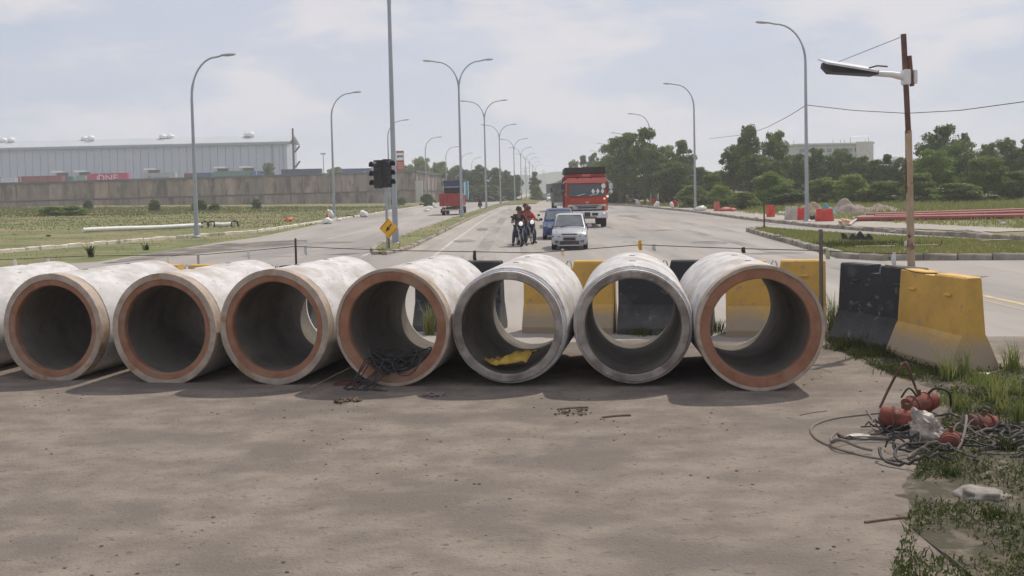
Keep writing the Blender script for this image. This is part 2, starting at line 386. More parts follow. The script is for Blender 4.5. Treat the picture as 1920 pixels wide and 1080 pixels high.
def blades(name, P, h, w, m, lean=0.35, seg=1, **kw):
    n = len(P); a = rng.uniform(0, 2 * np.pi, n); hh = h * rng.uniform(0.45, 1.15, n); ww = w * rng.uniform(0.6, 1.3, n)
    la = rng.uniform(0, 2 * np.pi, n); ln = lean * hh * rng.uniform(0.1, 1.4, n)
    dx, dy = np.cos(a) * ww / 2, np.sin(a) * ww / 2; tx, ty = np.cos(la) * ln, np.sin(la) * ln
    A = P.copy(); A[:, 0] -= dx; A[:, 1] -= dy; B = P.copy(); B[:, 0] += dx; B[:, 1] += dy
    if seg == 1:
        T = P.copy(); T[:, 0] += tx; T[:, 1] += ty; T[:, 2] += hh
        V = np.stack([A, B, T], 1).reshape(-1, 3); Fc = np.arange(n * 3).reshape(-1, 3); return np_mesh(name, V, Fc, 3, m, **kw)
    A2 = A.copy(); B2 = B.copy()
    for q in (A2, B2):
        q[:, 0] += tx * 0.3; q[:, 1] += ty * 0.3; q[:, 2] += hh * 0.6
    T = P.copy(); T[:, 0] += tx; T[:, 1] += ty; T[:, 2] += hh
    V = np.stack([A, B, A2, B2, T], 1).reshape(-1, 3); b = (np.arange(n) * 5)[:, None]
    Fc = np.concatenate([b + [0, 1, 3], b + [0, 3, 2], b + [2, 3, 4]], 0)
    return np_mesh(name, V, Fc, 3, m, **kw)
def leaves(P, size, flat=0.0):                 # randomly turned leaf quads
    n = len(P); u = rng.normal(size=(n, 3)); u /= np.linalg.norm(u, axis=1)[:, None]
    v = rng.normal(size=(n, 3)); v[:, 2] *= (1 - flat); v -= (v * u).sum(1)[:, None] * u; v /= np.linalg.norm(v, axis=1)[:, None]
    s = (size * rng.uniform(0.5, 1.3, n))[:, None] / 2
    V = np.stack([P - u * s, P + v * s * 0.6, P + u * s, P - v * s * 0.6], 1).reshape(-1, 3)
    return V, np.arange(n * 4).reshape(-1, 4)
def inpoly(P, poly):
    x, y = P[:, 0], P[:, 1]; ins = np.zeros(len(P), bool); j = len(poly) - 1
    for i in range(len(poly)):
        xi, yi = poly[i][:2]; xj, yj = poly[j][:2]
        c = ((yi > y) != (yj > y)) & (x < (xj - xi) * (y - yi) / ((yj - yi) or 1e-9) + xi); ins ^= c; j = i
    return ins
def sample_poly(poly, n, z=0.0, clump=0.0):
    xs = [p[0] for p in poly]; ys = [p[1] for p in poly]; out = []; tot = 0
    while tot < n:
        q = np.column_stack([rng.uniform(min(xs), max(xs), n * 2), rng.uniform(min(ys), max(ys), n * 2)])
        q = q[inpoly(q, poly)]
        if clump > 0:
            f = np.array([noise.noise(Vector((p[0] * 1.3, p[1] * 1.3, 0))) for p in q[:n * 2]])
            q = q[f > rng.uniform(-0.5, clump, len(q))]
        out.append(q); tot += len(q)
    q = np.concatenate(out)[:n]; return np.column_stack([q, np.full(len(q), z)])

# ------------------------------------------------------------------ terrain and roads
def P2(px, py): p = at(px, py); return (p.x, p.y)
LEFTEDGE = [P2(-500, 560), P2(-150, 520), P2(0, 502), P2(181, 491), P2(311, 470), P2(415, 454), P2(480, 445), P2(560, 429), P2(627, 413), P2(700, 401), P2(800, 386)]
e = LEFTEDGE[-1]; LEFTEDGE += [(e[0] + 3, 240), (e[0] + 7.5, 330), (8.5, 700)]
KERBL = [P2(-400, 512), P2(0, 474), P2(200, 457.5), P2(345, 446), P2(480, 436), P2(610, 415.5), P2(700, 402), P2(800, 385.5)]
KERBL += [(e[0] + 2.9, 240), (e[0] + 7.3, 330)]
KERBR = [P2(2400, 480), P2(1920, 451), P2(1700, 438.5), P2(1530, 426), P2(1400, 412), P2(1300, 398), P2(1200, 388), P2(1150, 384.5)]
KERBR += [(15.6, 200), (19, 300), (34, 700)]
def leftline(y):
    t = sorted([(p[1], p[0]) for p in KERBL]); return interp(t, y)
def gz(x, y):
    z = 0.0
    if y > 20:
        d = leftline(y) - x - 6
        if d > 0: z += 1.3 * min(1, d / 70.0) ** 1.2 + 0.10 * noise.noise(Vector((x * 0.12, y * 0.12, 0))) * min(1, d / 5)
        if x > 26 and y > 60: z += 0.25 * noise.noise(Vector((x * 0.08, y * 0.08, 3))) + 0.15
    return z
def ground():
    xs = [-1500, -700, -400, -300] + list(np.arange(-240, 241, 5)) + [300, 400, 700, 1500]
    ys = [-60, -30, 0] + list(np.arange(20, 421, 5)) + [500, 600, 800, 1000, 1300, 1700]
    V = [(x, y, gz(x, y) - (0.02)) for y in ys for x in xs]; nx = len(xs)
    Fc = [(j * nx + i, j * nx + i + 1, (j + 1) * nx + i + 1, (j + 1) * nx + i) for j in range(len(ys) - 1) for i in range(nx - 1)]
    o = MB().add(V, Fc).build('ground', M_grass, smooth=True); tag(o, kind='structure')
ground()
def sheet(name, poly, z, m, kind='structure'):
    me = bpy.data.meshes.new(name); b = bmesh.new(); vs = [b.verts.new((p[0], p[1], z)) for p in poly]
    f = b.faces.new(vs); bmesh.ops.triangulate(b, faces=[f]); bmesh.ops.recalc_face_normals(b, faces=b.faces)
    if sum(f.normal.z for f in b.faces) < 0: bmesh.ops.reverse_faces(b, faces=b.faces)
    b.to_mesh(me); b.free(); me.materials.append(m); o = bpy.data.objects.new(name, me); COL.objects.link(o); return tag(o, kind=kind)
sheet('road', [(-80, 12)] + LEFTEDGE[0:] + KERBR[::-1] + [(80, 12)], 0.0, M_road)
# sandy foreground
fg = [(-60, -20), (60, -20), (60, 9)]
edge = []
for i in range(61):
    x = 60 - i * 2.0
    edge.append((x, 14.9 + 0.25 * -x * 0.5 * (1 if x < 0 else 0.3) + 0.7 * noise.noise(Vector((x * 0.35, 0, 0)))))
sheet('dirt_ground', fg + edge, 0.008, M_dirt)
# dusty wash of sand on the asphalt near the median
def rough_strip(name, pts, w, z, m):
    Lp, Rp = [], []
    for i, p in enumerate(pts):
        a = Vector(pts[max(0, i - 1)]); b = Vector(pts[min(len(pts) - 1, i + 1)]); t = (b - a).normalized(); n_ = Vector((-t.y, t.x))
        wv = (w[i] if isinstance(w, list) else w) / 2
        Lp.append(tuple(Vector(p) + n_ * wv)); Rp.append(tuple(Vector(p) - n_ * wv))
    return sheet(name, Lp + Rp[::-1], z, m)
MED = [(38, -5.0), (45, -5.1), (87, -4.35), (126, -3.2), (168, -1.9), (208, 0.3), (256, 2.3), (300, 4.2), (400, 9), (700, 23)]
MEDR = [(38, -4.75), (41, -4.25), (45, -4.2), (87, -3.5), (126, -2.4), (160, -1.2), (170, 4.2), (200, 5.6), (300, 9.5), (400, 14), (700, 25)]
MEDL = [(38, -5.2), (41, -5.7), (45, -5.9), (87, -5.15), (126, -4.0), (168, -2.8), (208, -0.6), (256, 1.4), (300, 3.3), (400, 8), (700, 21)]
medpoly = [(x, y) for y, x in MEDL] + [(x, y) for y, x in MEDR[::-1]]
def kerbed(name, poly, m, h=0.10):
    # raised grass slab
    b = MB().slab(poly, -0.015, h); o = b.build(name, m); return tag(o, kind='structure')
kerbed('median', medpoly, M_grass)
ISL_near = [P2(1405, 434.5), P2(1436, 444), P2(1470, 453), P2(1505, 463), P2(1540, 472), P2(1580, 484), P2(1640, 487.5), P2(1700, 488), P2(1920, 487), P2(2300, 486)]
ISL_far = [P2(2300, 474), P2(1920, 458), P2(1760, 450.5), P2(1600, 443), P2(1500, 435.5), P2(1430, 430)]
kerbed('grass_island', ISL_near + ISL_far, M_grass)
# verge between the slip road kerb and the trees, bare earth patch behind the kerb
rough_strip('dirt_path', [P2(1130, 382), P2(1300, 393), P2(1420, 405), P2(1560, 417), P2(1700, 424), P2(1920, 433)], [3, 3.5, 4, 5, 4, 3], 0.012, M_sandroad)
# kerb stones: one object each, laid along the edges
def resample(pts, step, upto):
    out = []; pts = [Vector((p[0], p[1])) for p in pts]; acc = 0.0
    for a, b in zip(pts, pts[1:]):
        l = (b - a).length; t = -acc if acc else 0.0
        s = acc
        while s < l:
            out.append((a + (b - a) * (s / l), math.atan2((b - a).y, (b - a).x))); s += step
            if len(out) >= upto: return out
        acc = s - l
    return out
stone_meshes = {}
def kerb(name, pts, m, step=0.92, upto=280, h=0.15, w=0.2, rough=0.02, z0=0.0):
    root = bpy.data.objects.new(name, None); COL.objects.link(root); tag(root, kind='structure')
    key = (m.name, step, h, w)
    if key not in stone_meshes:
        lst = []
        for k in range(4):
            b = MB(); x, y = step / 2 - 0.012, w / 2; hh = h * random.uniform(0.9, 1.08); c = 0.035
            prof = [(-y, -0.05), (y, -0.05), (y, hh - c), (y - c, hh), (-y + c, hh), (-y, hh - c)]
            b.loft([[(sx, p[0] + random.uniform(-.008, .008), p[1] + (random.uniform(-.012, .012) if p[1] > 0 else 0)) for p in prof] for sx in (-x, -x * .3, x * .4, x)])
            o = b.build('kerb_stone', m); lst.append(o.data); bpy.data.objects.remove(o)
        stone_meshes[key] = lst
    for p, a in resample(pts, step, upto):
        o = bpy.data.objects.new('kerb_stone', random.choice(stone_meshes[key])); COL.objects.link(o); o.parent = root
        o.location = (p.x + random.uniform(-rough, rough), p.y + random.uniform(-rough, rough), z0 + random.uniform(-0.015, 0.01))
        o.rotation_euler = (random.uniform(-.03, .03), random.uniform(-.02, .02), a + random.uniform(-.02, .02))
    return root
kerb('median_kerb', [(x, y) for y, x in [(130, -2.3)] + MEDR[:5][::-1] + [(38, -4.9)] + MEDL[:5]] , M_kerb, upto=290)
kerb('island_kerb', ISL_far[::-1][:1] + ISL_near, M_kerb, h=0.20, w=0.24, upto=120)
kerb('island_back_kerb', ISL_far[::-1], M_kerb, h=0.12, w=0.16, upto=60)
kerb('slip_road_kerb', KERBR[:8] + [(14.6, 165)], M_kerb, h=0.19, w=0.22, upto=290)
kerb('verge_kerb', KERBL[:9], M_kerbpale, h=0.16, w=0.2, upto=295)
# painted lines
def line(pts, w, m, z=0.004, name='lane_line'):
    return rough_strip(name, pts, w, z, m)
line([P2(678, 481), P2(735, 459), P2(748, 450)] + [(x - 0.55, y) for y, x in MEDL[3:8]], 0.13, M_line)
line([(-2.95, 24), (-2.8, 45), (-2.2, 87), (-1.2, 126), (0.2, 160)], 0.13, M_line)
line([(-9.6, 52), (-9.1, 87), (-8.0, 126), (-6.7, 168)], 0.10, M_line)
line([P2(1838, 553), P2(1930, 573), P2(2100, 610)], 0.16, M_yline)
line([P2(1838, 562), P2(1930, 583), P2(2100, 622)], 0.05, M_yline)
rough_strip('dirt_path', [P2(200, 494), P2(330, 475), P2(420, 465), P2(500, 456), P2(570, 450)], [0.4, 2.4, 4.2, 4.6, 0.4], 0.006, mat('mud_on_asphalt', (0.15, 0.13, 0.11), 0.9, var=0.3, scale=0.5, col2=(0.27, 0.25, 0.23), s2=.5, lo=.5, hi=.6))
sand_m = M_sandroad
rough_strip('dirt_path', [(2.2, 172), (3.5, 150), (4, 120), (3.2, 105)], [6.5, 9, 7, 1], 0.005, sand_m)
rough_strip('dirt_path', [(-4.0, 40), (-3.7, 60), (-3.1, 87), (-2.2, 120)], [0.8, 1.0, 0.9, 0.7], 0.007, sand_m)
m_trk = mat('tyre_darkened_asphalt', (0.235, 0.218, 0.20), 0.9, var=0.2, scale=0.7, col2=(0.32, 0.295, 0.27), s2=.35, lo=.42, hi=.6, stretch=(1, .2, 1), detail=9)
for i, x0 in enumerate((-1.7, 0.1, 3.0, 4.9, 8.6, 10.4)):
    rough_strip('tyre_track', [(x0 + .05 * math.sin(k * 1.3 + i) + y_ * .012, y_) for k, y_ in enumerate((24, 34, 46, 60, 80, 105, 140))], [.35, .5, .6, .55, .6, .6, .5], .0022 + i * .0002, m_trk)
m_pat = mat('dark_asphalt_patch', (0.17, 0.16, 0.15), 0.9, var=0.25, scale=1.2, col2=(0.26, 0.245, 0.225), s2=.9)
random.seed(31)
for i, (px, py, w, d) in enumerate(((1230, 432, 2.6, 1.6), (1330, 455, 1.5, 2.6), (870, 452, 1.1, 3.0), (1180, 405, 2.0, 7), (620, 455, 2.4, 2.2), (1450, 475, 2.2, 1.0), (905, 430, .8, 6), (1780, 520, 1.8, 1.2))):
    p = at(px, py); pl = [(p.x + w / 2 * math.cos(a_) * random.uniform(.7, 1.1), p.y + d / 2 * math.sin(a_) * random.uniform(.7, 1.1)) for a_ in [k * .449 for k in range(14)]]
    sheet('road_patch', pl, .0052 + i * .0003, m_pat)
# raised yard behind the retaining wall and low hills far off
WL = atd(-420, 350, 190); WA = atd(0, 345, 205); WB = atd(778, 326, 238); WC = atd(832, 329, 262)
yard = MB().slab([(-420, 196), (WL.x, WL.y + 1), (WA.x, WA.y + 1), (WB.x, WB.y + 1.0), (WC.x, WC.y + 1), (-19, 470), (-420, 470)], -0.5, 5.6).build('yard', M_yard); tag(yard, kind='structure')
def hill(x0, x1, y, h, seed, name='hill'):
    n = 60; V = []
    for i in range(n + 1):
        x = x0 + (x1 - x0) * i / n; t = i / n; e = math.sin(math.pi * t) ** 0.6
        hh = h * e * (0.75 + 0.5 * noise.noise(Vector((x * 0.006, seed, 0))) + 0.12 * noise.noise(Vector((x * 0.05, seed, 0))))
        V += [(x, y, -2), (x, y + 60, max(0, hh)), (x, y + 200, -2)]
    Fc = []
    for i in range(n):
        a = i * 3; Fc += [(a, a + 3, a + 4, a + 1), (a + 1, a + 4, a + 5, a + 2)]
    tag(MB().add(V, Fc).build(name, M_hill, smooth=True), kind='structure')
hill(-100, 260, 1100, 22, 1.3); hill(120, 900, 1000, 40, 5.2); hill(-900, 80, 1250, 26, 8.8)

# ------------------------------------------------------------------ retaining wall
def panel_wall():
    root = thing('retaining_wall', 'long stained concrete retaining wall below the container yard', 'wall', (WL.x, WL.y, 0))
    segs = [(WL, WA, 5.2, 5.9), (WA, WB, 5.9, 7.2), (WB, WC, 7.2, 6.6)]
    o0 = Vector((WL.x, WL.y, 0))
    for a, b, z0, z1 in segs:
        d = Vector((b.x - a.x, b.y - a.y, 0)); ln = d.length; t = d.normalized(); ang = math.atan2(t.y, t.x); npn = max(1, int(round(ln / 2.9)))
        for k in range(npn):
            f = (k + 0.5) / npn; c = Vector((a.x, a.y, 0)) + d * f - o0; zt = z0 + (z1 - z0) * f; w = ln / npn
            zs = zt * 0.42
            m = M_wall if (k * 7) % 3 else M_wallb
            MB().box((0, 0, 0), (w - 0.10, 0.35, zt - zs - 0.1)).build('panel', m, root, loc=(c.x, c.y, (zt + zs) / 2 + 0.03), rz=ang)
            MB().box((0, 0, 0), (w - 0.08, 0.45, zs)).build('panel', m, root, loc=(c.x, c.y, zs / 2 - 0.2), rz=ang)
            p = Vector((a.x, a.y, 0)) + d * (k / npn) - o0
            MB().box((0, 0, 0), (0.28, 0.55, zt)).build('post', M_wall, root, loc=(p.x + 0.02, p.y - 0.03, zt / 2 - 0.05), rz=ang)
        m1 = MB(); n_ = Vector((-t.y, t.x, 0))
        pa = Vector((a.x, a.y, z0)) - o0; pb = Vector((b.x, b.y, z1)) - o0
        sec = lambda p: [tuple(p + n_ * -0.45 + Vector((0, 0, 0))), tuple(p + n_ * 0.45), tuple(p + n_ * 0.45 + Vector((0, 0, 0.42))), tuple(p + n_ * -0.45 + Vector((0, 0, 0.42)))]
        m1.loft([sec(pa), sec(pb)]); m1.build('coping', M_cope, root)
        q = MB(); pa2 = Vector((a.x, a.y, z0 * .42)) - o0; pb2 = Vector((b.x, b.y, z1 * .42)) - o0
        sec2 = lambda p: [tuple(p + n_ * -0.4 + Vector((0, 0, -.12))), tuple(p + n_ * 0.1 + Vector((0, 0, -.12))), tuple(p + n_ * 0.1 + Vector((0, 0, .06))), tuple(p + n_ * -0.4 + Vector((0, 0, .06)))]
        q.loft([sec2(pa2), sec2(pb2)]); q.build('ledge', M_cope, root)
    pil = Vector((WB.x, WB.y, 0)) - o0
    MB().box((pil.x + 1, pil.y - 1.2, 2.6), (1.6, 1.0, 5.2)).build('pillar', M_dirtyw, root)
panel_wall()

# ------------------------------------------------------------------ warehouse and yard
def warehouse():
    D = 350; a = atd(-330, 290, D); b = atd(538, 268, D); H = 21.0; zb = 5.6; dep = 16
    root = thing('warehouse', 'huge pale grey metal warehouse behind the container yard', 'warehouse', ((a.x + b.x) / 2, D, 0))
    hx = (b.x - a.x) / 2
    npan = 60; w = 2 * hx / npan
    for k in range(npan):
        x = -hx + (k + 0.5) * w
        if x + root.location.x < -185: continue
        MB().box((0, 0, 0), (w - 0.12, 0.3, H - zb)).build('wall_panel', M_clad, root, loc=(x, -0.02 * (k % 2), (H + zb) / 2))
    MB().box((0, dep / 2 + 0.3, (H + zb) / 2 - 0.1), (2 * hx - 0.4, dep, H - zb - 0.2)).build('wall', M_clad, root)
    MB().loft([[(x, -1.0, H - 0.3), (x, dep / 2, H + 2.4), (x, dep + 1, H - 0.3), (x, dep + 1, H + 0.05), (x, dep / 2, H + 2.9), (x, -1.0, H + 0.25)] for x in (-hx - 1, hx + 1)]).build('roof', M_roof, root)
    MB().box((0, -1.1, H - 0.35), (2 * hx + 2, 0.5, 0.7)).build('gutter', mat('gutter_grey', (0.26, 0.29, 0.32), 0.6), root)
    for px in (2, 19, 155, 171, 304, 317, 463, 471):
        p = atd(px, 272, D + 6); x = p.x - root.location.x
        v = MB().lathe([(0.01, 0), (0.55, 0), (0.55, 1.0), (1.25, 1.15), (1.35, 1.9), (0.9, 2.5), (0.01, 2.7)], 12, M=Matrix.Translation((x, 6 + (px % 3), H + 1.6)))
        v.build('roof_vent', M_white, root, smooth=True)
    for px in (512, 532):
        p = atd(px, 300, D); MB().box((p.x - root.location.x, -0.35, (H + zb) / 2), (0.35, 0.3, H - zb)).build('downpipe', mat('gutter_grey', (0.26, 0.29, 0.32)), root)
    for px, py in ((108, 322), (150, 321), (281, 317), (412, 314), (460, 313)):
        p = atd(px, py, D - 4)
        MB().box((p.x - root.location.x, -2.2, p.z), (4.1, 4.2, 0.55)).build('canopy', M_white, root)
        MB().box((p.x - root.location.x, -0.22, p.z - 2.6), (3.8, 0.2, 4.6)).build('dock_door', M_dark, root)
    q = atd(551, 315, D - 15); 
    mast = thing('mast', 'tall grey steel mast at the right corner of the warehouse', 'mast', (q.x, D - 15, 5.6))
    MB().tube([(0, 0, 0), (0, 0, 19.2 - 0.0)], [0.45, 0.3], 8).build('pole', M_dark, mast)
    for z in (12.2, 7.2): MB().box((1.3, 0, z), (2.6, 0.5, 0.5), ry=-0.9).build('antenna', M_dark, mast)
warehouse()
def container(px0, px1, ytop, m, label, D=300, h=2.7, grp='shipping containers in the yard', name='shipping_container', depth=2.4, rz=0.0, zend=None):
    a = atd(px0, ytop, D); b = atd(px1, ytop, D); w = b.x - a.x; z1 = (a.z + b.z) / 2
    root = thing(name, label, 'container', ((a.x + b.x) / 2, D, z1 - h), group=grp)
    bd = MB().box((0, 0, h / 2), (w, depth, h)); bd.build('box', m, root)
    n = max(2, int(w / 0.8)); q = MB()
    for k in range(n): q.box((-w / 2 + w * (k + 0.5) / n, -depth / 2 - 0.04, h / 2), (w / n * 0.5, 0.08, h - 0.3))
    tag(q.build('rib_panel', m, root), kind=None)
    for s in (-1, 1): MB().box((s * (w / 2 - 0.1), -depth / 2 - 0.06, h / 2), (0.2, 0.14, h)).build('corner_post', m, root)
    MB().box((0, -depth / 2 - 0.07, h - 0.12), (w - 0.42, 0.12, 0.24)).build('top_rail', m, root)
    # skids / chassis down to the yard
    zz = z1 - h - 5.6
    if zz > 0.2:
        MB().box((0, 0, -zz / 2), (w * 0.9, 1.6, zz - 0.02)).build('chassis', M_dark, root)
    return root
mk = lambda n, c: mat(n, c, 0.6, var=0.08, scale=0.5)
container(-70, -2, 333, mk('slate_steel', (0.10, 0.12, 0.15)), 'slate dark container cut by the left edge of the picture')
container(5, 33, 334, mk('offwhite_steel', (0.50, 0.54, 0.56)), 'short off-white container left of the brown-red one', h=2.9)
container(38, 119, 330, mk('brownred_steel', (0.22, 0.055, 0.045)), 'long brown-red container on the left of the yard', h=2.9)
container(129, 141, 331, mk('teal_steel', (0.11, 0.20, 0.20)), 'small teal container left of the pale green one', D=306)
container(147, 164, 329, mk('pale_green_steel', (0.20, 0.33, 0.29)), 'pale green container end beside the pink one', D=304, h=2.9)
one = container(166, 242, 325, mk('magenta_steel', (0.42, 0.035, 0.10)), 'bright pink-red container lettered in white', D=299, h=2.85)
cu = bpy.data.curves.new('lettering', 'FONT'); cu.body = 'ONE'; cu.size = 2.4; cu.extrude = 0.03; cu.align_x = 'CENTER'; cu.align_y = 'CENTER'; cu.offset = 0.03
tmp = bpy.data.objects.new('tmp', cu); COL.objects.link(tmp); bpy.context.view_layer.update()
lm = bpy.data.meshes.new_from_object(tmp.evaluated_get(bpy.context.evaluated_depsgraph_get())); bpy.data.objects.remove(tmp)
lm.materials.clear(); lm.materials.append(mat('pale_pink_lettering', (0.66, 0.42, 0.48), 0.6, var=0.03))
lo = bpy.data.objects.new('lettering', lm); COL.objects.link(lo); lo.parent = one; lo.rotation_euler.x = R(90); lo.location = (0, -1.32, 1.45); lo.scale = (1.25, 1, 1)
container(271, 331, 324, mk('lightgrey_steel', (0.36, 0.38, 0.38)), 'pale grey trailer box with a faint dark emblem', D=303, h=2.9, name='trailer_box')
tr_ = [o for o in bpy.data.objects if o.name == 'trailer_box'][0]
MB().box((0.6, -1.34, 1.5), (4.6, 0.03, 0.35)).build('stripe', mk('dim_grey_print', (0.20, 0.22, 0.23)), tr_)
MB().prism([(-3.6, 1.5), (-2.9, 2.1), (-2.3, 1.5), (-2.9, 0.9)], -1.36, -1.32).build('emblem', mk('dim_grey_print', (0.2, .22, .23)), tr_)
container(348, 364, 325, mk('maroon_steel', (0.14, 0.05, 0.05)), 'small maroon container beside the blue one')
container(367, 399, 324, mk('royalblue_steel', (0.06, 0.11, 0.22)), 'blue container between the maroon and the green ones')
container(403, 471, 321, mk('green_steel', (0.10, 0.21, 0.16)), 'long sea-green container under two dock canopies', h=2.9)
container(473, 493, 321, mk('bright_blue_steel', (0.06, 0.14, 0.33)), 'short bright blue container right of the green one')
container(529, 603, 317, mk('midnight_steel', (0.035, 0.05, 0.11)), 'long midnight blue container left of the second verge lamp', h=2.9, D=290)
c5 = container(642, 696, 316, mk('denim_steel', (0.06, 0.09, 0.22)), 'denim blue container with a pale diamond, beside the traffic light', h=2.9, D=290)
MB().prism([(1.6, 1.6), (2.5, 2.2), (3.4, 1.6), (2.5, 1.0)], -1.36, -1.32).build('emblem', mk('pale_blue_print', (0.3, .34, .42)), c5)
container(697, 712, 312, mk('white_steel', (0.6, 0.62, 0.62)), 'white box behind the traffic light', h=3.0, D=292)
for i, (px, pt) in enumerate(((37, 306), (185, 303), (242, 297), (332, 299), (480, 295), (606, 289))):
    p = atd(px, pt, 285); t = thing('yard_light', ['yard light mast over the left end of the brown-red container', 'yard light mast left of the lettered container\'s middle', 'yard light mast at the right end of the pink-red container', 'yard light mast right of the grey trailer box', 'yard light mast near the right end of the warehouse', 'yard light mast between the two dark blue containers'][i], 'light mast', (p.x, 285, 5.6), group='light masts in the container yard')
    MB().tube([(0, 0, 0), (0, 0, p.z - 5.6)], [0.16, 0.1], 6).build('pole', M_galv, t)
    MB().box((0, 0, p.z - 5.5), (1.5, 0.5, 0.45)).build('floodlight', M_lamp, t)
# petrol price totem
p0 = atd(742.5, 283, 262); p1 = atd(757, 283, 262); w = p1.x - p0.x; zt = p0.z
tt = thing('sign_totem', 'tall red and white totem sign above the retaining wall', 'sign', ((p0.x + p1.x) / 2, 262, 5.6))
h = zt - 5.6
MB().box((0, 0, h / 2), (w, 0.6, h)).build('board', M_redold, tt)
MB().box((0, -0.33, h - 1.5), (w - 0.15, 0.08, 1.9)).build('logo_panel', M_white, tt)
MB().prism([(-.75, h - 1.9), (-.1, h - 1.6), (.8, h - 1.75), (.7, h - 1.1), (.1, h - 1.25), (-.6, h - 1.1)], -0.42, -0.38).build('emblem', M_dark, tt)
for k in range(3): MB().box((0.1, -0.33, h - 3.2 - k * 0.62), (w - 0.5, 0.06, 0.3)).build('price_row', mat('orange_print', (0.6, 0.25, 0.15)), tt)

# ------------------------------------------------------------------ trees
CROWNS = []; TRUNKS = []
def make_crown(kind, seed):
    g = np.random.default_rng(seed); random.seed(seed)
    # unit tree: height 10, crown about 7 wide
    lobes = []
    if kind == 'round':
        for k in range(60):
            a = g.uniform(0, 2 * np.pi); r = 2.9 * g.random() ** 0.5; z = g.uniform(3.0, 9.0); r *= math.sqrt(max(0.05, 1 - ((z - 5.8) / 3.5) ** 2))
            lobes.append((r * math.cos(a), r * math.sin(a), z, g.uniform(0.4, 0.85)))
    elif kind == 'tall':
        for k in range(52):
            a = g.uniform(0, 2 * np.pi); z = g.uniform(1.6, 9.3); r = 2.1 * g.random() ** .5 * math.sqrt(max(.08, 1 - ((z - 5.0) / 4.7) ** 2))
            lobes.append((r * math.cos(a), r * math.sin(a), z, g.uniform(0.35, 0.75)))
    elif kind == 'open':
        for k in range(52):
            a = g.uniform(0, 2 * np.pi); z = g.uniform(3.8, 9.2); r = g.uniform(0.3, 3.3) * math.sqrt(max(0.05, 1 - ((z - 6.2) / 3.1) ** 2))
            lobes.append((r * math.cos(a), r * math.sin(a), z, g.uniform(0.35, 0.75)))
    elif kind == 'bush':
        for k in range(60):
            a = g.uniform(0, 2 * np.pi); z = g.uniform(0.4, 8.6); r = 4.1 * g.random() ** 0.5 * math.sqrt(max(0.05, 1 - (z / 9.2) ** 2))
            lobes.append((r * math.cos(a), r * math.sin(a), z, g.uniform(0.6, 1.15)))
    pts = []
    per = 330
    for (x, y, z, r) in lobes:
        n = int(per * r * r) + 40
        u = g.normal(size=(n, 3)); u /= np.linalg.norm(u, axis=1)[:, None]
        rad = r * (0.45 + 0.75 * g.random(n) ** 0.8)[:, None]
        pts.append(np.array([x, y, z]) + u * rad * np.array([1.15, 1.15, 0.78]))
    m = 900; u = g.normal(size=(m, 3)); u /= np.linalg.norm(u, axis=1)[:, None]; u *= g.random(m)[:, None] ** 0.4
    cz, rz_, rxy = {'round': (6.0, 2.9, 2.5), 'tall': (5.4, 3.6, 1.5), 'open': (6.4, 2.3, 2.7), 'bush': (4.0, 4.0, 3.5)}[kind]
    pts.append(u * np.array([rxy, rxy, rz_]) + np.array([0, 0, cz]))
    P = np.concatenate(pts)
    V, Fc = leaves(P, 0.34 if kind != 'bush' else 0.42, 0.2)
    o = np_mesh('crown', V, Fc, 4, L_mid); me = o.data; bpy.data.objects.remove(o)
    # trunk and limbs
    b = MB(); z0 = 0
    b.tube([(0, 0, -0.3), (0.05, 0.02, 2.0), (0.12, -0.05, 4.2), (0.05, 0.05, 7.2)], [0.24, 0.18, 0.14, 0.05], 8)
    for (x, y, z, r) in lobes[::6]:
        zs = max(0.6 if kind == 'bush' else 2.0, z - 2.2)
        b.tube([(0.06, 0, zs), (x * 0.5, y * 0.5, (z + zs) / 2 - 0.1), (x, y, z)], [0.09, 0.06, 0.025], 5)
    t = b.build('trunk', M_bark, smooth=True); tm = t.data; bpy.data.objects.remove(t)
    return me, tm
VAR = {k: [make_crown(k, s) for s in ss] for k, ss in (('round', (11, 12, 13)), ('tall', (21, 22, 23)), ('open', (31, 32)), ('bush', (41, 42, 43)))}
LEAFM = {'d': L_dark, 'm': L_mid, 'l': L_lite}
cm_cache = {}
def tree(kind, px, ytop, wpx, D, tone='m', label='tree', group=None, name='tree', cat='tree', base=None):
    me, tm = random.choice(VAR[kind])
    key = (me.name, tone)
    if key not in cm_cache:
        c = me.copy(); c.materials.clear(); c.materials.append(LEAFM[tone]); cm_cache[key] = c
    p = atd(px, ytop, D); zb = gz(p.x, D) - 0.05 if base is None else base
    H = p.z - zb; w = wpx / (F / D)
    t = thing(name, label, cat, (p.x, D, zb), random.uniform(0, 6.28), group)
    natural = {'round': 6.6, 'tall': 4.8, 'open': 7.4, 'bush': 9.0}[kind]
    sh = H / 9.7; sw = w / natural
    for nm, mm in (('trunk', tm), ('crown', cm_cache[key])):
        o = bpy.data.objects.new(nm, mm); COL.objects.link(o); o.parent = t; o.scale = (sw, sw, sh)
    return t
random.seed(5)
G1 = 'trees along the right roadside'
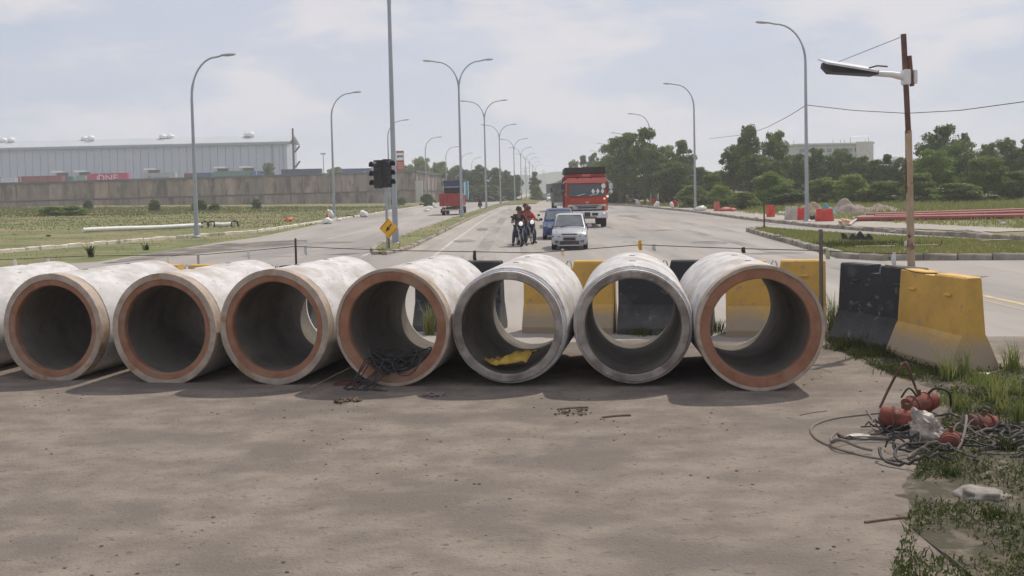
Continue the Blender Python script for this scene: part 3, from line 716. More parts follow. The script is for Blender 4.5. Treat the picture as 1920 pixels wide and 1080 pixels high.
# (kind, px, ytop, width px, distance, tone, label)
RT = [
 ('tall', 1139, 270, 56, 165, 'm', 'roadside tree right behind the red truck\'s cab'),
 ('tall', 1160, 258, 72, 152, 'm', 'broad leafy roadside tree, first of the tall clump right of the truck'),
 ('tall', 1183, 249, 70, 146, 'd', 'dark roadside tree in the middle of the tall clump by the truck'),
 ('tall', 1207, 240, 62, 140, 'm', 'tallest roadside tree, at the third right-hand lamp'),
 ('round', 1228, 270, 60, 136, 'd', 'dark roadside tree just right of the third right-hand lamp'),
 ('bush', 1170, 330, 90, 158, 'd', 'low dark growth under the tall clump by the truck'),
 ('round', 1252, 268, 60, 150, 'm', 'mid green tree between the second and third right-hand lamps'),
 ('tall', 1280, 264, 50, 146, 'd', 'narrow ragged tree just left of the second right-hand lamp'),
 ('round', 1265, 300, 80, 128, 'd', 'dark rounded tree in front of the narrow ragged one'),
 ('round', 1300, 312, 70, 150, 'd', 'low tree behind the second right-hand lamp'),
 ('bush', 1335, 322, 60, 118, 'm', 'shrub on the open skyline gap right of the second lamp'),
 ('bush', 1300, 345, 70, 112, 'm', 'green bush at the foot of the second right-hand lamp'),
 ('bush', 1352, 345, 60, 104, 'l', 'light green bush above the red plastic barriers'),
 ('open', 1402, 232, 62, 124, 'd', 'tall open-crowned tree left of the nearest right-hand lamp'),
 ('round', 1375, 268, 60, 128, 'd', 'dark tree leaning out left of the tall open one'),
 ('round', 1452, 240, 66, 122, 'd', 'dark domed tree between the open one and the near lamp'),
 ('round', 1425, 285, 90, 118, 'd', 'dense dark tree below the two tall domed ones'),
 ('round', 1490, 285, 60, 126, 'd', 'dark tree directly left of the near lamp'),
 ('bush', 1445, 318, 96, 100, 'l', 'bright green rounded bush left of the near lamp'),
 ('bush', 1395, 358, 70, 96, 'm', 'low scrub behind the broken plastic barriers'),
 ('round', 1530, 274, 50, 130, 'd', 'dark tree just right of the near lamp'),
 ('round', 1572, 276, 66, 132, 'd', 'dark tree in front of the white building\'s left half'),
 ('round', 1610, 290, 60, 128, 'd', 'dark layered tree in front of the white building'),
 ('tall', 1640, 300, 44, 126, 'd', 'dark tree under the right end of the white building'),
 ('tall', 1662, 290, 36, 122, 'd', 'narrow dark tree left of the leaning solar lamp'),
 ('round', 1690, 293, 52, 120, 'd', 'dark tree behind the leaning solar lamp'),
 ('bush', 1545, 330, 90, 104, 'm', 'mid green bush behind the gravel heaps'),
 ('bush', 1600, 324, 84, 100, 'l', 'light feathery bush over the gravel heap'),
 ('bush', 1660, 336, 80, 98, 'm', 'bush right of the gravel heap'),
 ('open', 1772, 232, 108, 116, 'd', 'big dark spreading tree, tallest at the right of the picture'),
 ('round', 1745, 262, 70, 118, 'd', 'dark tree on the left flank of the biggest right-hand one'),
 ('round', 1800, 262, 80, 112, 'd', 'dark tree on the right flank of the biggest right-hand one'),
 ('round', 1752, 276, 92, 96, 'l', 'sunlit light green tree right of the solar lamp'),
 ('bush', 1722, 320, 84, 92, 'm', 'bushy tree at the foot of the sunlit light green one'),
 ('round', 1845, 290, 84, 94, 'm', 'olive green small tree standing forward at the right'),
 ('round', 1852, 264, 50, 122, 'd', 'rounded dark tree at the skyline, third from the right edge'),
 ('round', 1888, 256, 56, 118, 'd', 'rounded dark tree at the skyline, second from the right edge'),
 ('round', 1930, 256, 70, 116, 'd', 'dark tree cut by the right edge of the picture'),
 ('bush', 1900, 318, 96, 96, 'm', 'wide green bush near the right edge'),
 ('bush', 1800, 340, 110, 88, 'm', 'low thicket under the olive green tree'),
 ('bush', 1985, 300, 110, 98, 'd', 'bush just beyond the right edge of the picture'),
 ('bush', 1480, 352, 80, 98, 'd', 'shadowy scrub at the foot of the near lamp'),
]
for r in RT: tree(*r, group=G1)
random.seed(77)
for i in range(24):
    x_ = 1236 + i * 33
    tree(random.choice(('round', 'bush', 'round')), x_, 312 + random.randint(-9, 10), 74, 150 + (i % 4) * 9, 'd', 'dark back-row tree of the right-hand wood, only its crown showing between nearer ones', 'dark trees at the back of the right-hand wood')
random.seed(6)
G2 = 'trees along the left of the far road'
LT = [
 ('round', 762, 306, 40, 285, 'm', 'tree at the skyline right of the totem sign'),
 ('round', 790, 292, 46, 262, 'm', 'tallest tree right of the totem sign'),
 ('round', 822, 300, 50, 270, 'm', 'tree above the departing red truck'),
 ('round', 852, 308, 48, 258, 'm', 'tree over the pale blue truck body'),
 ('round', 880, 316, 42, 240, 'd', 'dark tree just right of the pale blue truck'),
 ('round', 902, 306, 34, 236, 'd', 'domed dark tree behind the second twin lamp'),
 ('round', 926, 312, 40, 235, 'd', 'broad dark tree between the second and third twin lamps'),
 ('round', 948, 318, 34, 245, 'd', 'dark tree right of the third twin lamp'),
 ('round', 966, 326, 30, 260, 'd', 'dark tree at the road end of the left-hand row'),
 ('bush', 870, 345, 70, 226, 'd', 'low hedge-like growth behind the pale blue truck'),
 ('bush', 915, 345, 70, 224, 'd', 'low growth under the domed dark tree'),
 ('bush', 955, 350, 50, 236, 'd', 'low growth at the end of the left-hand row'),
 ('tall', 1003, 322, 24, 235, 'd', 'pointed small tree standing alone in the wide median'),
 ('bush', 1006, 345, 26, 230, 'm', 'bush at the foot of the lone median tree'),
 ('tall', 1112, 284, 30, 230, 'd', 'tree topping out over the tipper body, right one'),
 ('tall', 1094, 292, 26, 240, 'd', 'tree topping out over the tipper body, left one'),
 ('round', 1076, 298, 30, 260, 'd', 'far tree just left of the red truck\'s roof'),
 ('round', 1060, 332, 34, 330, 'd', 'distant tree left of the red truck'),
 ('round', 1046, 340, 26, 420, 'd', 'faint distant tree at the vanishing end of the road'),
 ('tall', 502, 304, 30, 290, 'd', 'small dark tree in the yard before the warehouse'),
 ('round', 628, 312, 36, 330, 'm', 'tree between the two dark blue containers'),
 ('round', 585, 320, 30, 335, 'm', 'tree behind the midnight blue container'),
 ('bush', 742, 308, 34, 300, 'm', 'bush behind the totem sign'),
]
for r in LT: tree(*r, group=G2, base=(5.55 if r[1] < 740 else None))
G3 = 'shrubs on the left verge'
LB = [
 ('bush', 290, 373, 26, 150, 'd', 'round dark shrub before the retaining wall, left of the nearest verge lamp'),
 ('bush', 375, 373, 34, 150, 'd', 'dark shrub behind the nearest verge lamp'),
 ('bush', 402, 380, 24, 150, 'm', 'small shrub right of the nearest verge lamp'),
 ('bush', 165, 374, 20, 165, 'd', 'small dark shrub growing against the wall, far left'),
 ('bush', 98, 386, 60, 120, 'l', 'low olive shrub at the left of the verge'),
 ('bush', 134, 384, 56, 122, 'l', 'low light green shrub beside the olive one'),
 ('bush', 480, 372, 22, 165, 'd', 'shrub at the wall foot between the first two verge lamps'),
 ('bush', 745, 368, 40, 200, 'd', 'spreading shrub at the wall foot behind the tall lamp post'),
 ('bush', 801, 362, 32, 175, 'd', 'round dark bush at the fourth verge lamp'),
]
for r in LB: tree(*r, group=G3, name='shrub', cat='shrub')

# white building on the right skyline
a = atd(1492, 276, 300); b = atd(1638, 270, 300); w = b.x - a.x; H = b.z
rt = thing('office_building', 'pale multi-storey building rising behind the right-hand trees', 'building', ((a.x + b.x) / 2, 300, 0), rz=0.06)
mbw = mat('pale_render', (0.40, 0.41, 0.41), 0.8, var=0.06)
MB().box((0, 8, H / 2), (w, 16, H)).build('wall', mbw, rt)
MB().box((w / 2 - 2.6, -0.3, H / 2 + 0.4), (5.2, 0.5, H + 0.8)).build('end_bay', M_dirtyw, rt)
MB().box((0, 8, H + 0.3), (w + 0.8, 17, 0.5)).build('parapet', M_dirtyw, rt)
for i in range(9):
    for j in range(2): MB().box((-w / 2 + 1.6 + i * 2.1, -0.02, H - 1.6 - j * 2.4), (1.4, 0.1, 1.1)).build('window', M_glass2, rt)
for dx in (-w / 2 + 0.5, -w / 2 + 4.0, 1, 3.4, 4.6, w / 2 - 0.6): MB().tube([(dx, 4, H), (dx, 4, H + 1.7)], 0.09, 5).build('roof_mast', M_galv, rt)
MB().tube([(w / 2 - 6, 2, H + 0.5), (w / 2 - 6, 2, H + 2.4), (w / 2 - .4, 2, H + 2.4), (w / 2 - .4, 2, H + .5)], 0.12, 5).build('roof_frame', M_galv, rt)

# transmission towers far off
for i, (px, yt, D) in enumerate(((985, 311, 620), (1019, 318, 760))):
    p = atd(px, yt, D); h = p.z
    t = thing('pylon', ['faint lattice pylon above the lone median tree', 'fainter lattice pylon over the end of the road'][i], 'pylon', (p.x, D, 0), group='pylons')
    q = MB()
    for sx, sy in ((-1, -1), (1, -1), (1, 1), (-1, 1)): q.tube([(sx * 1.8, sy * 1.8, 0), (sx * 0.3, sy * 0.3, h)], [0.16, 0.08], 4)
    for k in range(8):
        z = h * k / 8; wv = 1.8 - 1.5 * k / 8; z2 = h * (k + 1) / 8; w2 = 1.8 - 1.5 * (k + 1) / 8
        q.tube([(-wv, -wv, z), (w2, -w2, z2)], 0.07, 4); q.tube([(wv, -wv, z), (-w2, -w2, z2)], 0.07, 4)
    q.build('lattice', M_galv, t)
    for z in (h * 0.8, h * 0.9): MB().tube([(-3, 0, z), (0, 0, z + .5), (3, 0, z)], 0.1, 4).build('cross_arm', M_galv, t)

# ------------------------------------------------------------------ street lamps
def arm_parts(t, H, side, reach, r=0.055):
    pts = []
    for k in range(11):
        a = math.pi / 2 * k / 10
        pts.append((side * reach * 0.80 * (1 - math.cos(a)), 0, H - 2.5 + 2.35 * math.sin(a)))
    pts[0] = (0, 0, H - 2.6)
    pts.append((side * reach, 0, H - 0.05))
    MB().tube(pts, [0.075] * 3 + [r] * 9, 8).build('arm', M_galv, t, smooth=True)
    x = side * reach
    hd = MB().loft([[(x + side * dx, wy * math.cos(q) , H - 0.04 + hz_ * math.sin(q) + 0.05 * dx) for q in [2 * math.pi * i / 10 for i in range(10)]] for dx, wy, hz_ in ((-0.12, 0.05, 0.05), (0.0, 0.12, 0.07), (0.3, 0.17, 0.10), (0.6, 0.14, 0.08), (0.75, 0.04, 0.03))])
    hd.build('lamp_head', M_lamp, t, smooth=True)
def lamp(px, ybase, ytop, sides, label, group, D=None, reach=2.1):
    if D is None: p = at(px, ybase); D = p.y
    else: p = atd(px, ybase, D); p.z = 0
    H = atd(px, ytop, D).z
    t = thing('street_lamp', label, 'street lamp', (p.x, p.y, 0.0), group=group)
    MB().tube([(0, 0, -0.1), (0, 0, 2.2), (0, 0, H - 2.5)], [0.135, 0.12, 0.08], 10).build('pole', M_galv, t, smooth=True)
    MB().lathe([(0.01, 0.0), (0.27, 0.0), (0.27, 0.06), (0.17, 0.12), (0.15, 0.75), (0.13, 0.78)], 10).build('base', M_galv, t)
    for s in sides: arm_parts(t, H, s, reach)
    return t
GL = 'single-arm lamps on the left verge'; GM = 'twin-arm lamps on the median'; GR = 'single-arm lamps on the right verge'
for px, yb, yt, lb, D in ((369, 445, 103, 'single-arm street lamp nearest the camera on the left verge', None), (627, 409, 173, 'second street lamp on the left verge, by the white bags', None),
    (731, 397, 225, 'third left verge lamp, its pole close behind the tall median lamp', 140), (800, 386, 257, 'fourth left verge lamp, left of the departing truck', 180),
    (838, 380, 275, 'fifth left verge lamp, behind the departing truck', 220), (866, 375, 287, 'sixth left verge lamp, among the far trees', 258), (886, 372, 295, 'seventh and farthest left verge lamp', 300)):
    lamp(px, yb, yt, (1,), lb, GL, D, 1.9 if px == 369 else 2.3)
for i, (px, D, yt) in enumerate(((742, 45, -95), (866, 87, 112), (912, 128, 188), (939, 169, 233), (965.5, 211, 260), (978, 257, 276), (987, 303, 288), (994, 345, 295), (1000, 392, 303), (1005, 440, 309))):
    p = at(px, 400); lb = ['tall median lamp beside the traffic light, its top out of the picture'] + [s + ' twin-arm lamp of the median counted from the traffic light' for s in ('second', 'third', 'fourth', 'fifth', 'sixth', 'seventh', 'eighth', 'ninth', 'tenth')]
    lamp(px, {742: 458, 866: 404, 912: 392, 939: 387}.get(px, 380), yt, (-1, 1), lb[i], GM, D, 2.3)
for px, D, yt, lb in ((1513, 62, 39, 'single-arm lamp nearest the camera on the right verge'), (1304, 101, 155, 'second lamp on the right verge, over the low bushes'), (1221, 141, 212, 'third right verge lamp, against the tallest roadside tree'),
    (1180, 182, 248, 'fourth right verge lamp, half hidden in the roadside trees'), (1146, 225, 268, 'fifth right verge lamp behind the red truck'), (1130, 268, 282, 'sixth right verge lamp behind the tipper body')):
    lamp(px, 400, yt, (-1,), lb, GR, D, 2.3)

# overhead cable
def cable(name, pts, r, m, label, cat):
    P = [Vector(p) for p in pts]; o0 = P[0].copy()
    return tag(MB().tube([p - o0 for p in P], r, 6).build(name, m, loc=o0, smooth=True), label, cat)
ca = [atd(x, y, d) for x, y, d in ((1514, 197, 62), (1600, 207, 59), (1700, 212.5, 56), (1800, 207, 52), (1925, 190, 47), (2100, 160, 42))]
cable('overhead_cable', ca, 0.022, M_dark, 'thin overhead cable from the near right lamp out to the right', 'cable')
ca = [atd(x, y, d) for x, y, d in ((1512, 197, 62), (1480, 217, 68), (1440, 238, 78), (1400, 252, 90), (1330, 260, 112))]
cable('overhead_cable', ca, 0.02, M_dark, 'thin overhead cable from the near right lamp back to the left', 'cable')

# ------------------------------------------------------------------ traffic light and diamond sign
tp = at(727, 470); Dt = tp.y
tl = thing('traffic_light', 'unlit black traffic light cluster on a thin post at the median nose', 'traffic light', (tp.x, tp.y, 0.1))
ztop = atd(720, 300, Dt).z - 0.1; zbot = atd(720, 353, Dt).z - 0.1
MB().tube([(0, 0, -.2), (0, 0, zbot + 0.1)], 0.055, 8).build('post', M_galv, tl)
for (dx, rz, hh) in ((-0.30, -0.75, 0), (0.06, 0.8, 0.06)):
    T = Matrix.Translation((dx, 0, (ztop + zbot) / 2 + hh * .5)) @ Matrix.Rotation(rz, 4, 'Z')
    hgt = ztop - zbot
    MB().box((0, 0, 0), (0.34, 0.22, hgt), M=T).build('housing', M_dark, tl, bevel=0.02)
    for k in (-1, 0, 1):
        zz = k * hgt / 3.1
        MB().lathe([(0.001, -0.125), (0.115, -0.125), (0.115, -0.11)], 14, 'Y', M=T @ Matrix.Translation((0, 0, zz))).build('lens', mat('dark_lens', (0.07, 0.035, 0.03), 0.25), tl)
        h_ = MB(); n = 10
        vs = []; fs = []
        for i in range(n + 1):
            a_ = math.pi * (-0.15 + 1.3 * i / n)
            for (rr, yy) in ((0.125, -0.11), (0.135, -0.36 - 0.0), (0.145, -0.36), (0.135, -0.11)): vs.append((rr * math.cos(a_), yy, zz + rr * math.sin(a_)))
        for i in range(n):
            for j in range(4): fs.append((i * 4 + j, i * 4 + (j + 1) % 4, (i + 1) * 4 + (j + 1) % 4, (i + 1) * 4 + j))
        fs += [(0, 1, 2, 3), (n * 4 + 3, n * 4 + 2, n * 4 + 1, n * 4)]
        h_.add(vs, fs, T); h_.build('visor', M_dark, tl)
sp_ = atd(728.5, 428, Dt - 0.25); hw = 17 / (F / Dt) * 1.0
ds = thing('diamond_sign', 'yellow diamond road sign with a black arrow pointing down to the left', 'sign', (sp_.x, sp_.y, 0.1))
sz = sp_.z - 0.1
MB().prism([(0, sz - hw * 1.12), (hw, sz), (0, sz + hw * 1.12), (-hw, sz)], 0, 0.02).build('plate', M_yel, ds)
k_ = hw * 0.9
ar = [(0.42, 0.48), (0.30, 0.55), (-0.02, 0.12), (-0.16, 0.24), (-0.36, -0.42), (0.20, -0.12), (0.08, 0.0)]
MB().prism([(x * k_, sz + y * k_) for x, y in ar], -0.006, -0.002).build('arrow', M_black, ds)
MB().prism([(0, sz - hw * 1.02), (hw * .91, sz), (hw * .85, sz), (0, sz - hw * .95)], -0.006, -0.002).build('border', M_black, ds)
MB().prism([(0, sz + hw * 1.02), (-hw * .91, sz), (-hw * .85, sz), (0, sz + hw * .95)], -0.006, -0.002).build('border', M_black, ds)
MB().box((0, 0.04, sz * 0.7), (0.05, 0.03, sz * 1.4)).build('post', M_rust, ds)

# ------------------------------------------------------------------ concrete pipes
RO, RI, LEN = 0.70, 0.55, 2.44
def pipe(px, D, ring, label, ang, gap=0.0):
    ro_ = RO - (0.072 if px < 600 else 0.034)
    p = atd(px, 500, D); x = p.x
    t = thing('concrete_pipe', label, 'concrete pipe', (x, D, 0), rz=-ang, group='concrete pipes laid in a row across the road')
    zc = RO + 0.012 - (0.04 if px < 400 else 0); T = Matrix.Translation((0, 0, zc)) @ Matrix.Rotation(random.uniform(0, 6.28), 4, 'Y')
    N_ = 128
    if ring:
        prof = [(RO - 0.035, 0.01), (RO - 0.022, 0.004), (RO - 0.022, 0.165), (RO - 0.030, 0.168), (RO - 0.030, 0.195), (RO, 0.20), (RO, LEN - 0.02), (RO - 0.02, LEN), (RI + 0.05, LEN), (RI + 0.012, LEN - 0.10), (RI + 0.012, 0.10), (RI + 0.02, 0.06), (RI + 0.03, 0.05), (RO - 0.035, 0.05)]
        MB().lathe(prof[5:] + [(RO - 0.030, 0.05), (RO - 0.03, 0.20)], N_, 'Y', T, closed=True).build('barrel', M_conc, t, smooth=True)
        MB().lathe([(RO - 0.004, 0.0), (RO + 0.006, 0.004), (RO + 0.006, 0.17), (RO - 0.012, 0.172), (RO - 0.012, 0.196), (RO - 0.028, 0.196), (RO - 0.028, 0.049), (ro_ + .002, 0.049), (ro_ + .002, 0.004)], N_, 'Y', T, closed=True).build('collar', M_band, t, smooth=True)
        MB().lathe([(RI, 0.03), (RI, 0.10), (RI + 0.011, 0.10), (RI + 0.011, 0.051), (ro_, 0.048), (ro_, 0.012), (RI + 0.01, 0.018)], N_, 'Y', T, closed=True).build('joint_ring', M_ring, t, smooth=True)
        for k in range(3):
            a = random.uniform(0, 6.28)
    else:
        prof = [(RO - 0.065, 0.012), (RO - 0.05, 0.0), (RO - 0.045, 0.05), (RO - 0.03, 0.055), (RO - 0.03, 0.085), (RO - 0.045, 0.09), (RO - 0.045, 0.13), (RO - 0.012, 0.14), (RO - 0.005, 0.2), (RO, 0.22), (RO, LEN - 0.02), (RO - 0.02, LEN), (RI + 0.05, LEN), (RI + 0.012, LEN - 0.10), (RI + 0.012, 0.16), (RI + 0.03, 0.1)]
        MB().lathe(prof[1:] + [(RI + 0.045, 0.03), (RO - 0.06, 0.02)], N_, 'Y', T, closed=True).build('barrel', M_conc, t, smooth=True)
        MB().lathe([(RI + 0.042, 0.03), (RI + 0.028, 0.10), (RI + 0.020, 0.10), (RI + 0.004, 0.004), (RI + 0.02, -0.012), (RO - 0.066, -0.012), (RO - 0.052, 0.0), (RO - 0.058, 0.015)], N_, 'Y', T, closed=True).build('end_face', M_endc, t, smooth=True)
    # bore lining: the shade inside the pipe is put into a darker concrete colour
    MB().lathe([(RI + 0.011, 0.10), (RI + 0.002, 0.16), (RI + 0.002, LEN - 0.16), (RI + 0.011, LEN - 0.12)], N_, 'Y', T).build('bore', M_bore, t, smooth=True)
    sd = random.uniform(0, 99)
    for c_ in kids(t):
        for v in c_.data.vertices:
            if v.co.y < 0.22:
                q_ = v.co * 5 + Vector((sd, 0, 0)); k_ = .006 if ring else .012
                v.co.y += k_ * noise.noise(q_) + (k_ * .8) * max(0, noise.noise(q_ * 4) - .25) * 3
                rad = Vector((v.co.x, 0, v.co.z - zc)).normalized(); v.co += rad * (-.010 if not ring else -.004) * max(0, noise.noise(q_ * 3.1 + Vector((9, 0, 0))) - .1)
    # lifting hole on the crown
    for yy in (0.75, 1.75):
        MB().lathe([(0.001, RO + 0.004), (0.035, RO + 0.004), (0.045, RO - 0.004)], 12, 'Z', Matrix.Translation((0, yy, zc))).build('lifting_hole', M_dark, t)
    return t
A0 = 0.155
PIPES = [(1425, 11.08, True, 'nearest pipe at the right end of the row, red-brown joint ring on a clean face', 0.06), (1185, 11.47, False, 'second pipe from the right, bare grey end, black barrier seen through it', 0.12), (949, 11.66, False, 'third pipe from the right, bare grey end with a yellow sack inside', 0.16),
         (731, 11.85, True, 'fourth pipe from the right, ringed, with tangled black cable in its mouth', 0.20), (509, 12.12, True, 'fifth pipe from the right, ringed, far opening showing at its right', 0.20), (302, 12.42, True, 'sixth pipe from the right, ringed, dark inside with scribbled crown', 0.20),
         (92, 12.78, True, 'seventh pipe from the right, ringed, darkest bore, whole face in view', 0.20), (-122, 13.15, True, 'pipe cut by the left edge of the picture, only its flank showing', 0.21)]
PO = [pipe(*p) for p in PIPES]
def wedge_for(o):
    pass

# ------------------------------------------------------------------ jersey barriers
BL, BH = 1.48, 1.15
def bar_proto(m, nm, nd=0.115):
    t = thing(nm, 'x', 'barrier')
    half = [(0.33, 0.0), (0.33, 0.10), (0.20, 0.40), (0.165, 0.46), (0.115, BH - 0.02), (0.095, BH)]
    st = []
    hl = BL / 2
    for xx, zt in ((-hl, BH - .01), (-hl + 0.03, BH), (-0.20, BH), (-0.14, BH), (-0.115, BH - nd), (0.075, BH - nd), (0.10, BH), (0.16, BH), (hl - 0.03, BH), (hl, BH - .01)):
        sec = []
        e_ = 0.02 if abs(xx) > hl - 0.01 else 0.0
        for (w, z) in half: sec.append((xx, -(w - e_ - (0.0 if z < zt else 0)), min(z, zt)))
        for (w, z) in half[::-1]: sec.append((xx, (w - e_), min(z, zt)))
        st.append(sec)
    MB().loft(st).build('block', m, t, smooth=False)
    MB().tube([(-0.06, 0, BH - nd - .01), (-0.045, 0, BH - 0.05), (-0.02, 0, BH - 0.005), (0.01, 0, BH - 0.01), (0.03, 0, BH - 0.06), (0.04, 0, BH - nd - .01)], 0.009, 6).build('lifting_loop', M_galv, t)
    pm = MATS[m.name]
    for sx in (-0.38, 0.42):
        MB().loft([[(sx - 0.07, -0.165, BH - 0.24), (sx + 0.07, -0.165, BH - 0.24), (sx + 0.07, -0.10, BH - 0.24), (sx - 0.07, -0.10, BH - 0.24)],
                   [(sx - 0.06, -0.152, BH - 0.215), (sx + 0.06, -0.152, BH - 0.215), (sx + 0.06, -0.10, BH - 0.215), (sx - 0.06, -0.10, BH - 0.215)]]).build('ledge', m, t)
    return t
bY = bar_proto(M_barY, 'jersey_barrier'); bK = bar_proto(M_barK, 'jersey_barrier')
GB = 'yellow and black jersey barriers closing the road'
BARS = [(4.02, 15.35, -0.22, 'Y', 'yellow barrier seen through the rightmost pipe'), (2.42, 15.85, -0.27, 'K', 'black barrier seen through the second pipe from the right'),
        (0.92, 16.25, -0.22, 'Y', 'yellow barrier seen through the grey pipe with the sack'), (-0.90, 16.75, -0.25, 'K', 'black barrier seen through the pipe with tangled cable'),
        (-4.12, 17.5, -0.25, 'K', 'black barrier whose top shows behind the rusty wire post'),
        (-5.95, 18.3, -0.25, 'Y', 'yellow barrier whose top edge shows behind the seventh pipe'), 
        (5.16, 13.95, -1.17, 'K', 'black barrier standing free right of the pipes, chipped foot'), (5.37, 12.6, -1.43, 'N', 'nearest yellow barrier at the right, its end turned to the road')]
bN = bar_proto(M_barY, 'jersey_barrier', 0.03); first = {'Y': bY, 'K': bK, 'N': bN}; used = {}
for x, y, rz, c, lb in BARS:
    if c not in used:
        o = first[c]; o.location = (x, y, -.06 if x < -2 else 0); o.rotation_euler.z = rz; o['label'] = lb; o['group'] = GB; used[c] = 1
    else: copy_tree(first[c], (x, y, -.06 if x < -2 else 0), rz + random.uniform(-.03, .03) * (y > 15), lb)

# ------------------------------------------------------------------ wire, posts and rags behind the barriers
def wpost(px, y0, y1, D, r, m, label):
    a = atd(px, y0, D); b_ = atd(px, y1, D); zb = 0.0
    t = tag(MB().tube([(0, 0, -0.05), ((a.x - b_.x) * 0.3, 0, a.z)], [r, r * 0.9], 8).build('post', m, loc=(b_.x, D, zb)), label, 'post'); return t
wpost(555, 447, 495, 18.1, 0.022, M_rust, 'thin rusty post behind the fifth pipe from the right')
wpost(372, 479, 496, 18.7, 0.028, M_galv, 'short grey post behind the sixth pipe from the right')
wpost(1540, 430, 575, 14.6, 0.032, M_ropeg, 'grey-brown steel post right of the nearest pipe')
wpost(1433, 375, 432, 51, 0.045, M_rust, 'thin black rod at the nose of the grass island')
wp = []
keys = [(0, 487, 19.4), (160, 480, 19.0), (372, 478, 18.7), (470, 470, 18.4), (555, 462, 18.1), (640, 466, 17.8), (760, 470, 17.3), (890, 472, 16.9), (1000, 474, 16.6), (1090, 468, 16.4), (1200, 459, 16.2), (1300, 463, 15.6), (1420, 467, 15.0), (1540, 470, 14.6), (1620, 474, 14.6), (1706, 476, 14.6)]
for x, y, d in keys: wp.append(atd(x, y, d))
cable('wire', wp, 0.007, M_dark, 'thin sagging wire strung between the posts behind the barriers', 'wire')
for i, (px, py, d, m, h, lb) in enumerate(((28, 488, 19.3, M_paper, 0.13, 'white rag on the wire at the far left'), (90, 484, 19.2, M_paper, 0.12, 'small white rag on the wire left of the sixth pipe'), (315, 480, 18.8, M_paper, 0.14, 'cream rag on the wire above the sixth pipe'), (466, 470, 18.4, M_paper, 0.16, 'pale tag hanging on the wire above the fifth pipe'), (573, 463, 18.1, M_paper, 0.15, 'white tag on the wire right of the rusty post'),
        (890, 472, 16.9, M_dark, 0.20, 'grey rag on the wire right of the cable-filled pipe'), (1055, 469, 16.5, M_paper, 0.1, 'white scrap on the wire below the silver car'), (1200, 453, 16.2, M_yel, 0.14, 'yellow tag tied to the wire above the second pipe'), (1226, 460, 16.1, M_paper, 0.09, 'white tag with a dark knot right of the yellow tag'), (1394, 466, 15.1, M_dark, 0.07, 'small dark knot on the wire above the nearest pipe'), (1676, 476, 14.6, M_paper, 0.18, 'white strip hanging from the wire left of the solar lamp'), (1552, 472, 14.5, mat('pale_green_rag', (0.45, 0.47, 0.28), 0.8), 0.11, 'pale green rag beside the grey-brown post'))):
    p = atd(px, py, d); b_ = MB()
    b_.loft([[(-0.022, -0.006, 0.02), (0.022, -0.006, 0.02), (0.022, 0.006, 0.02), (-0.022, 0.006, 0.02)], [(-0.035, 0.0, -h * .5), (0.025, -0.012, -h * .5), (0.025, 0.004, -h * .5), (-0.035, 0.012, -h * .5)], [(-0.015, 0.01, -h), (0.035, 0.0, -h), (0.035, 0.012, -h), (-0.015, 0.02, -h)]])
    tag(b_.build('rag', m, loc=p), lb, 'rag', 'rags and tags tied to the wire')

# ------------------------------------------------------------------ leaning solar lamp
D = 14.6; pb = atd(1709, 510, D); pt = atd(1694, 64, D); pm = atd(1700, 160, D)
sl = thing('solar_lamp', 'leaning rusty pole with a solar lamp arm pointing left', 'solar lamp', (pb.x, D, 0)); 
top = Vector((pt.x - pb.x, 0, pt.z)); dirn = (top - Vector((0.0, 0, pb.z))).normalized()
base_ = Vector((0, 0, pb.z)) - dirn * (pb.z / dirn.z + 0.1)
mid = atd(1703, 245, D); midv = Vector((mid.x - pb.x, 0, mid.z))
MB().tube([base_, Vector((0, 0, pb.z)), midv], [0.058, 0.056, 0.05], 10).build('pole', M_palm, sl, smooth=True)
MB().tube([midv - Vector((0.02, 0, 0.9)), midv, top], [0.03, 0.042, 0.042], 8).build('upper_pole', M_polered, sl)
c0 = atd(1704, 105, D); c1 = atd(1709, 162, D)
MB().tube([Vector((c0.x - pb.x, -0.02, c0.z)), Vector((c1.x - pb.x, -0.02, c1.z))], 0.035, 6).build('splice', M_polered, sl)
h0 = atd(1692, 145, D); h1 = atd(1640, 138, D); v0 = Vector((h0.x - pb.x, 0, h0.z)); v1 = Vector((h1.x - pb.x, 0, h1.z))
MB().tube([v0 + Vector((0.04, 0, 0)), v0.lerp(v1, .4) + Vector((0, 0, .02)), v1], [0.055, 0.045, 0.04], 10).build('arm', M_white, sl, smooth=True)
MB().box(v0 + Vector((0.05, 0, 0)), (0.10, 0.14, 0.22)).build('bracket', M_white, sl, bevel=0.01)
MB().box(v0 + Vector((0.17, 0, 0)), (0.05, 0.14, 0.20)).build('bracket', M_white, sl, bevel=0.01)
e0 = atd(1541, 122, D); ve = Vector((e0.x - pb.x, 0, e0.z)); dd = (ve - v1); ln = dd.length; an = math.atan2(dd.z, dd.x)
TT = Matrix.Translation((v1 + ve) / 2) @ Matrix.Rotation(-an + math.pi, 4, 'Y')
def TB(c, d, nm, m, bev=0.0): 
    MB().box(c, d, M=TT).build(nm, m, sl, bevel=bev)
hd = MB().loft([[(-ln / 2, -0.17, 0.025), (-ln / 2, 0.17, 0.025), (-ln / 2, 0.17, -0.03), (-ln / 2, -0.17, -0.03)], [(ln / 2 - .12, -0.17, 0.03), (ln / 2 - .12, 0.17, 0.03), (ln / 2 - .12, 0.13, -0.10), (ln / 2 - .12, -0.13, -0.10)], [(ln / 2, -0.05, 0.03), (ln / 2, 0.05, 0.03), (ln / 2, 0.05, -0.04), (ln / 2, -0.05, -0.04)]])
hd.v = [tuple(TT @ Matrix.Rotation(math.pi, 4, 'Z') @ Vector(p)) for p in hd.v]
hd.build('lamp_housing', M_dark, sl)
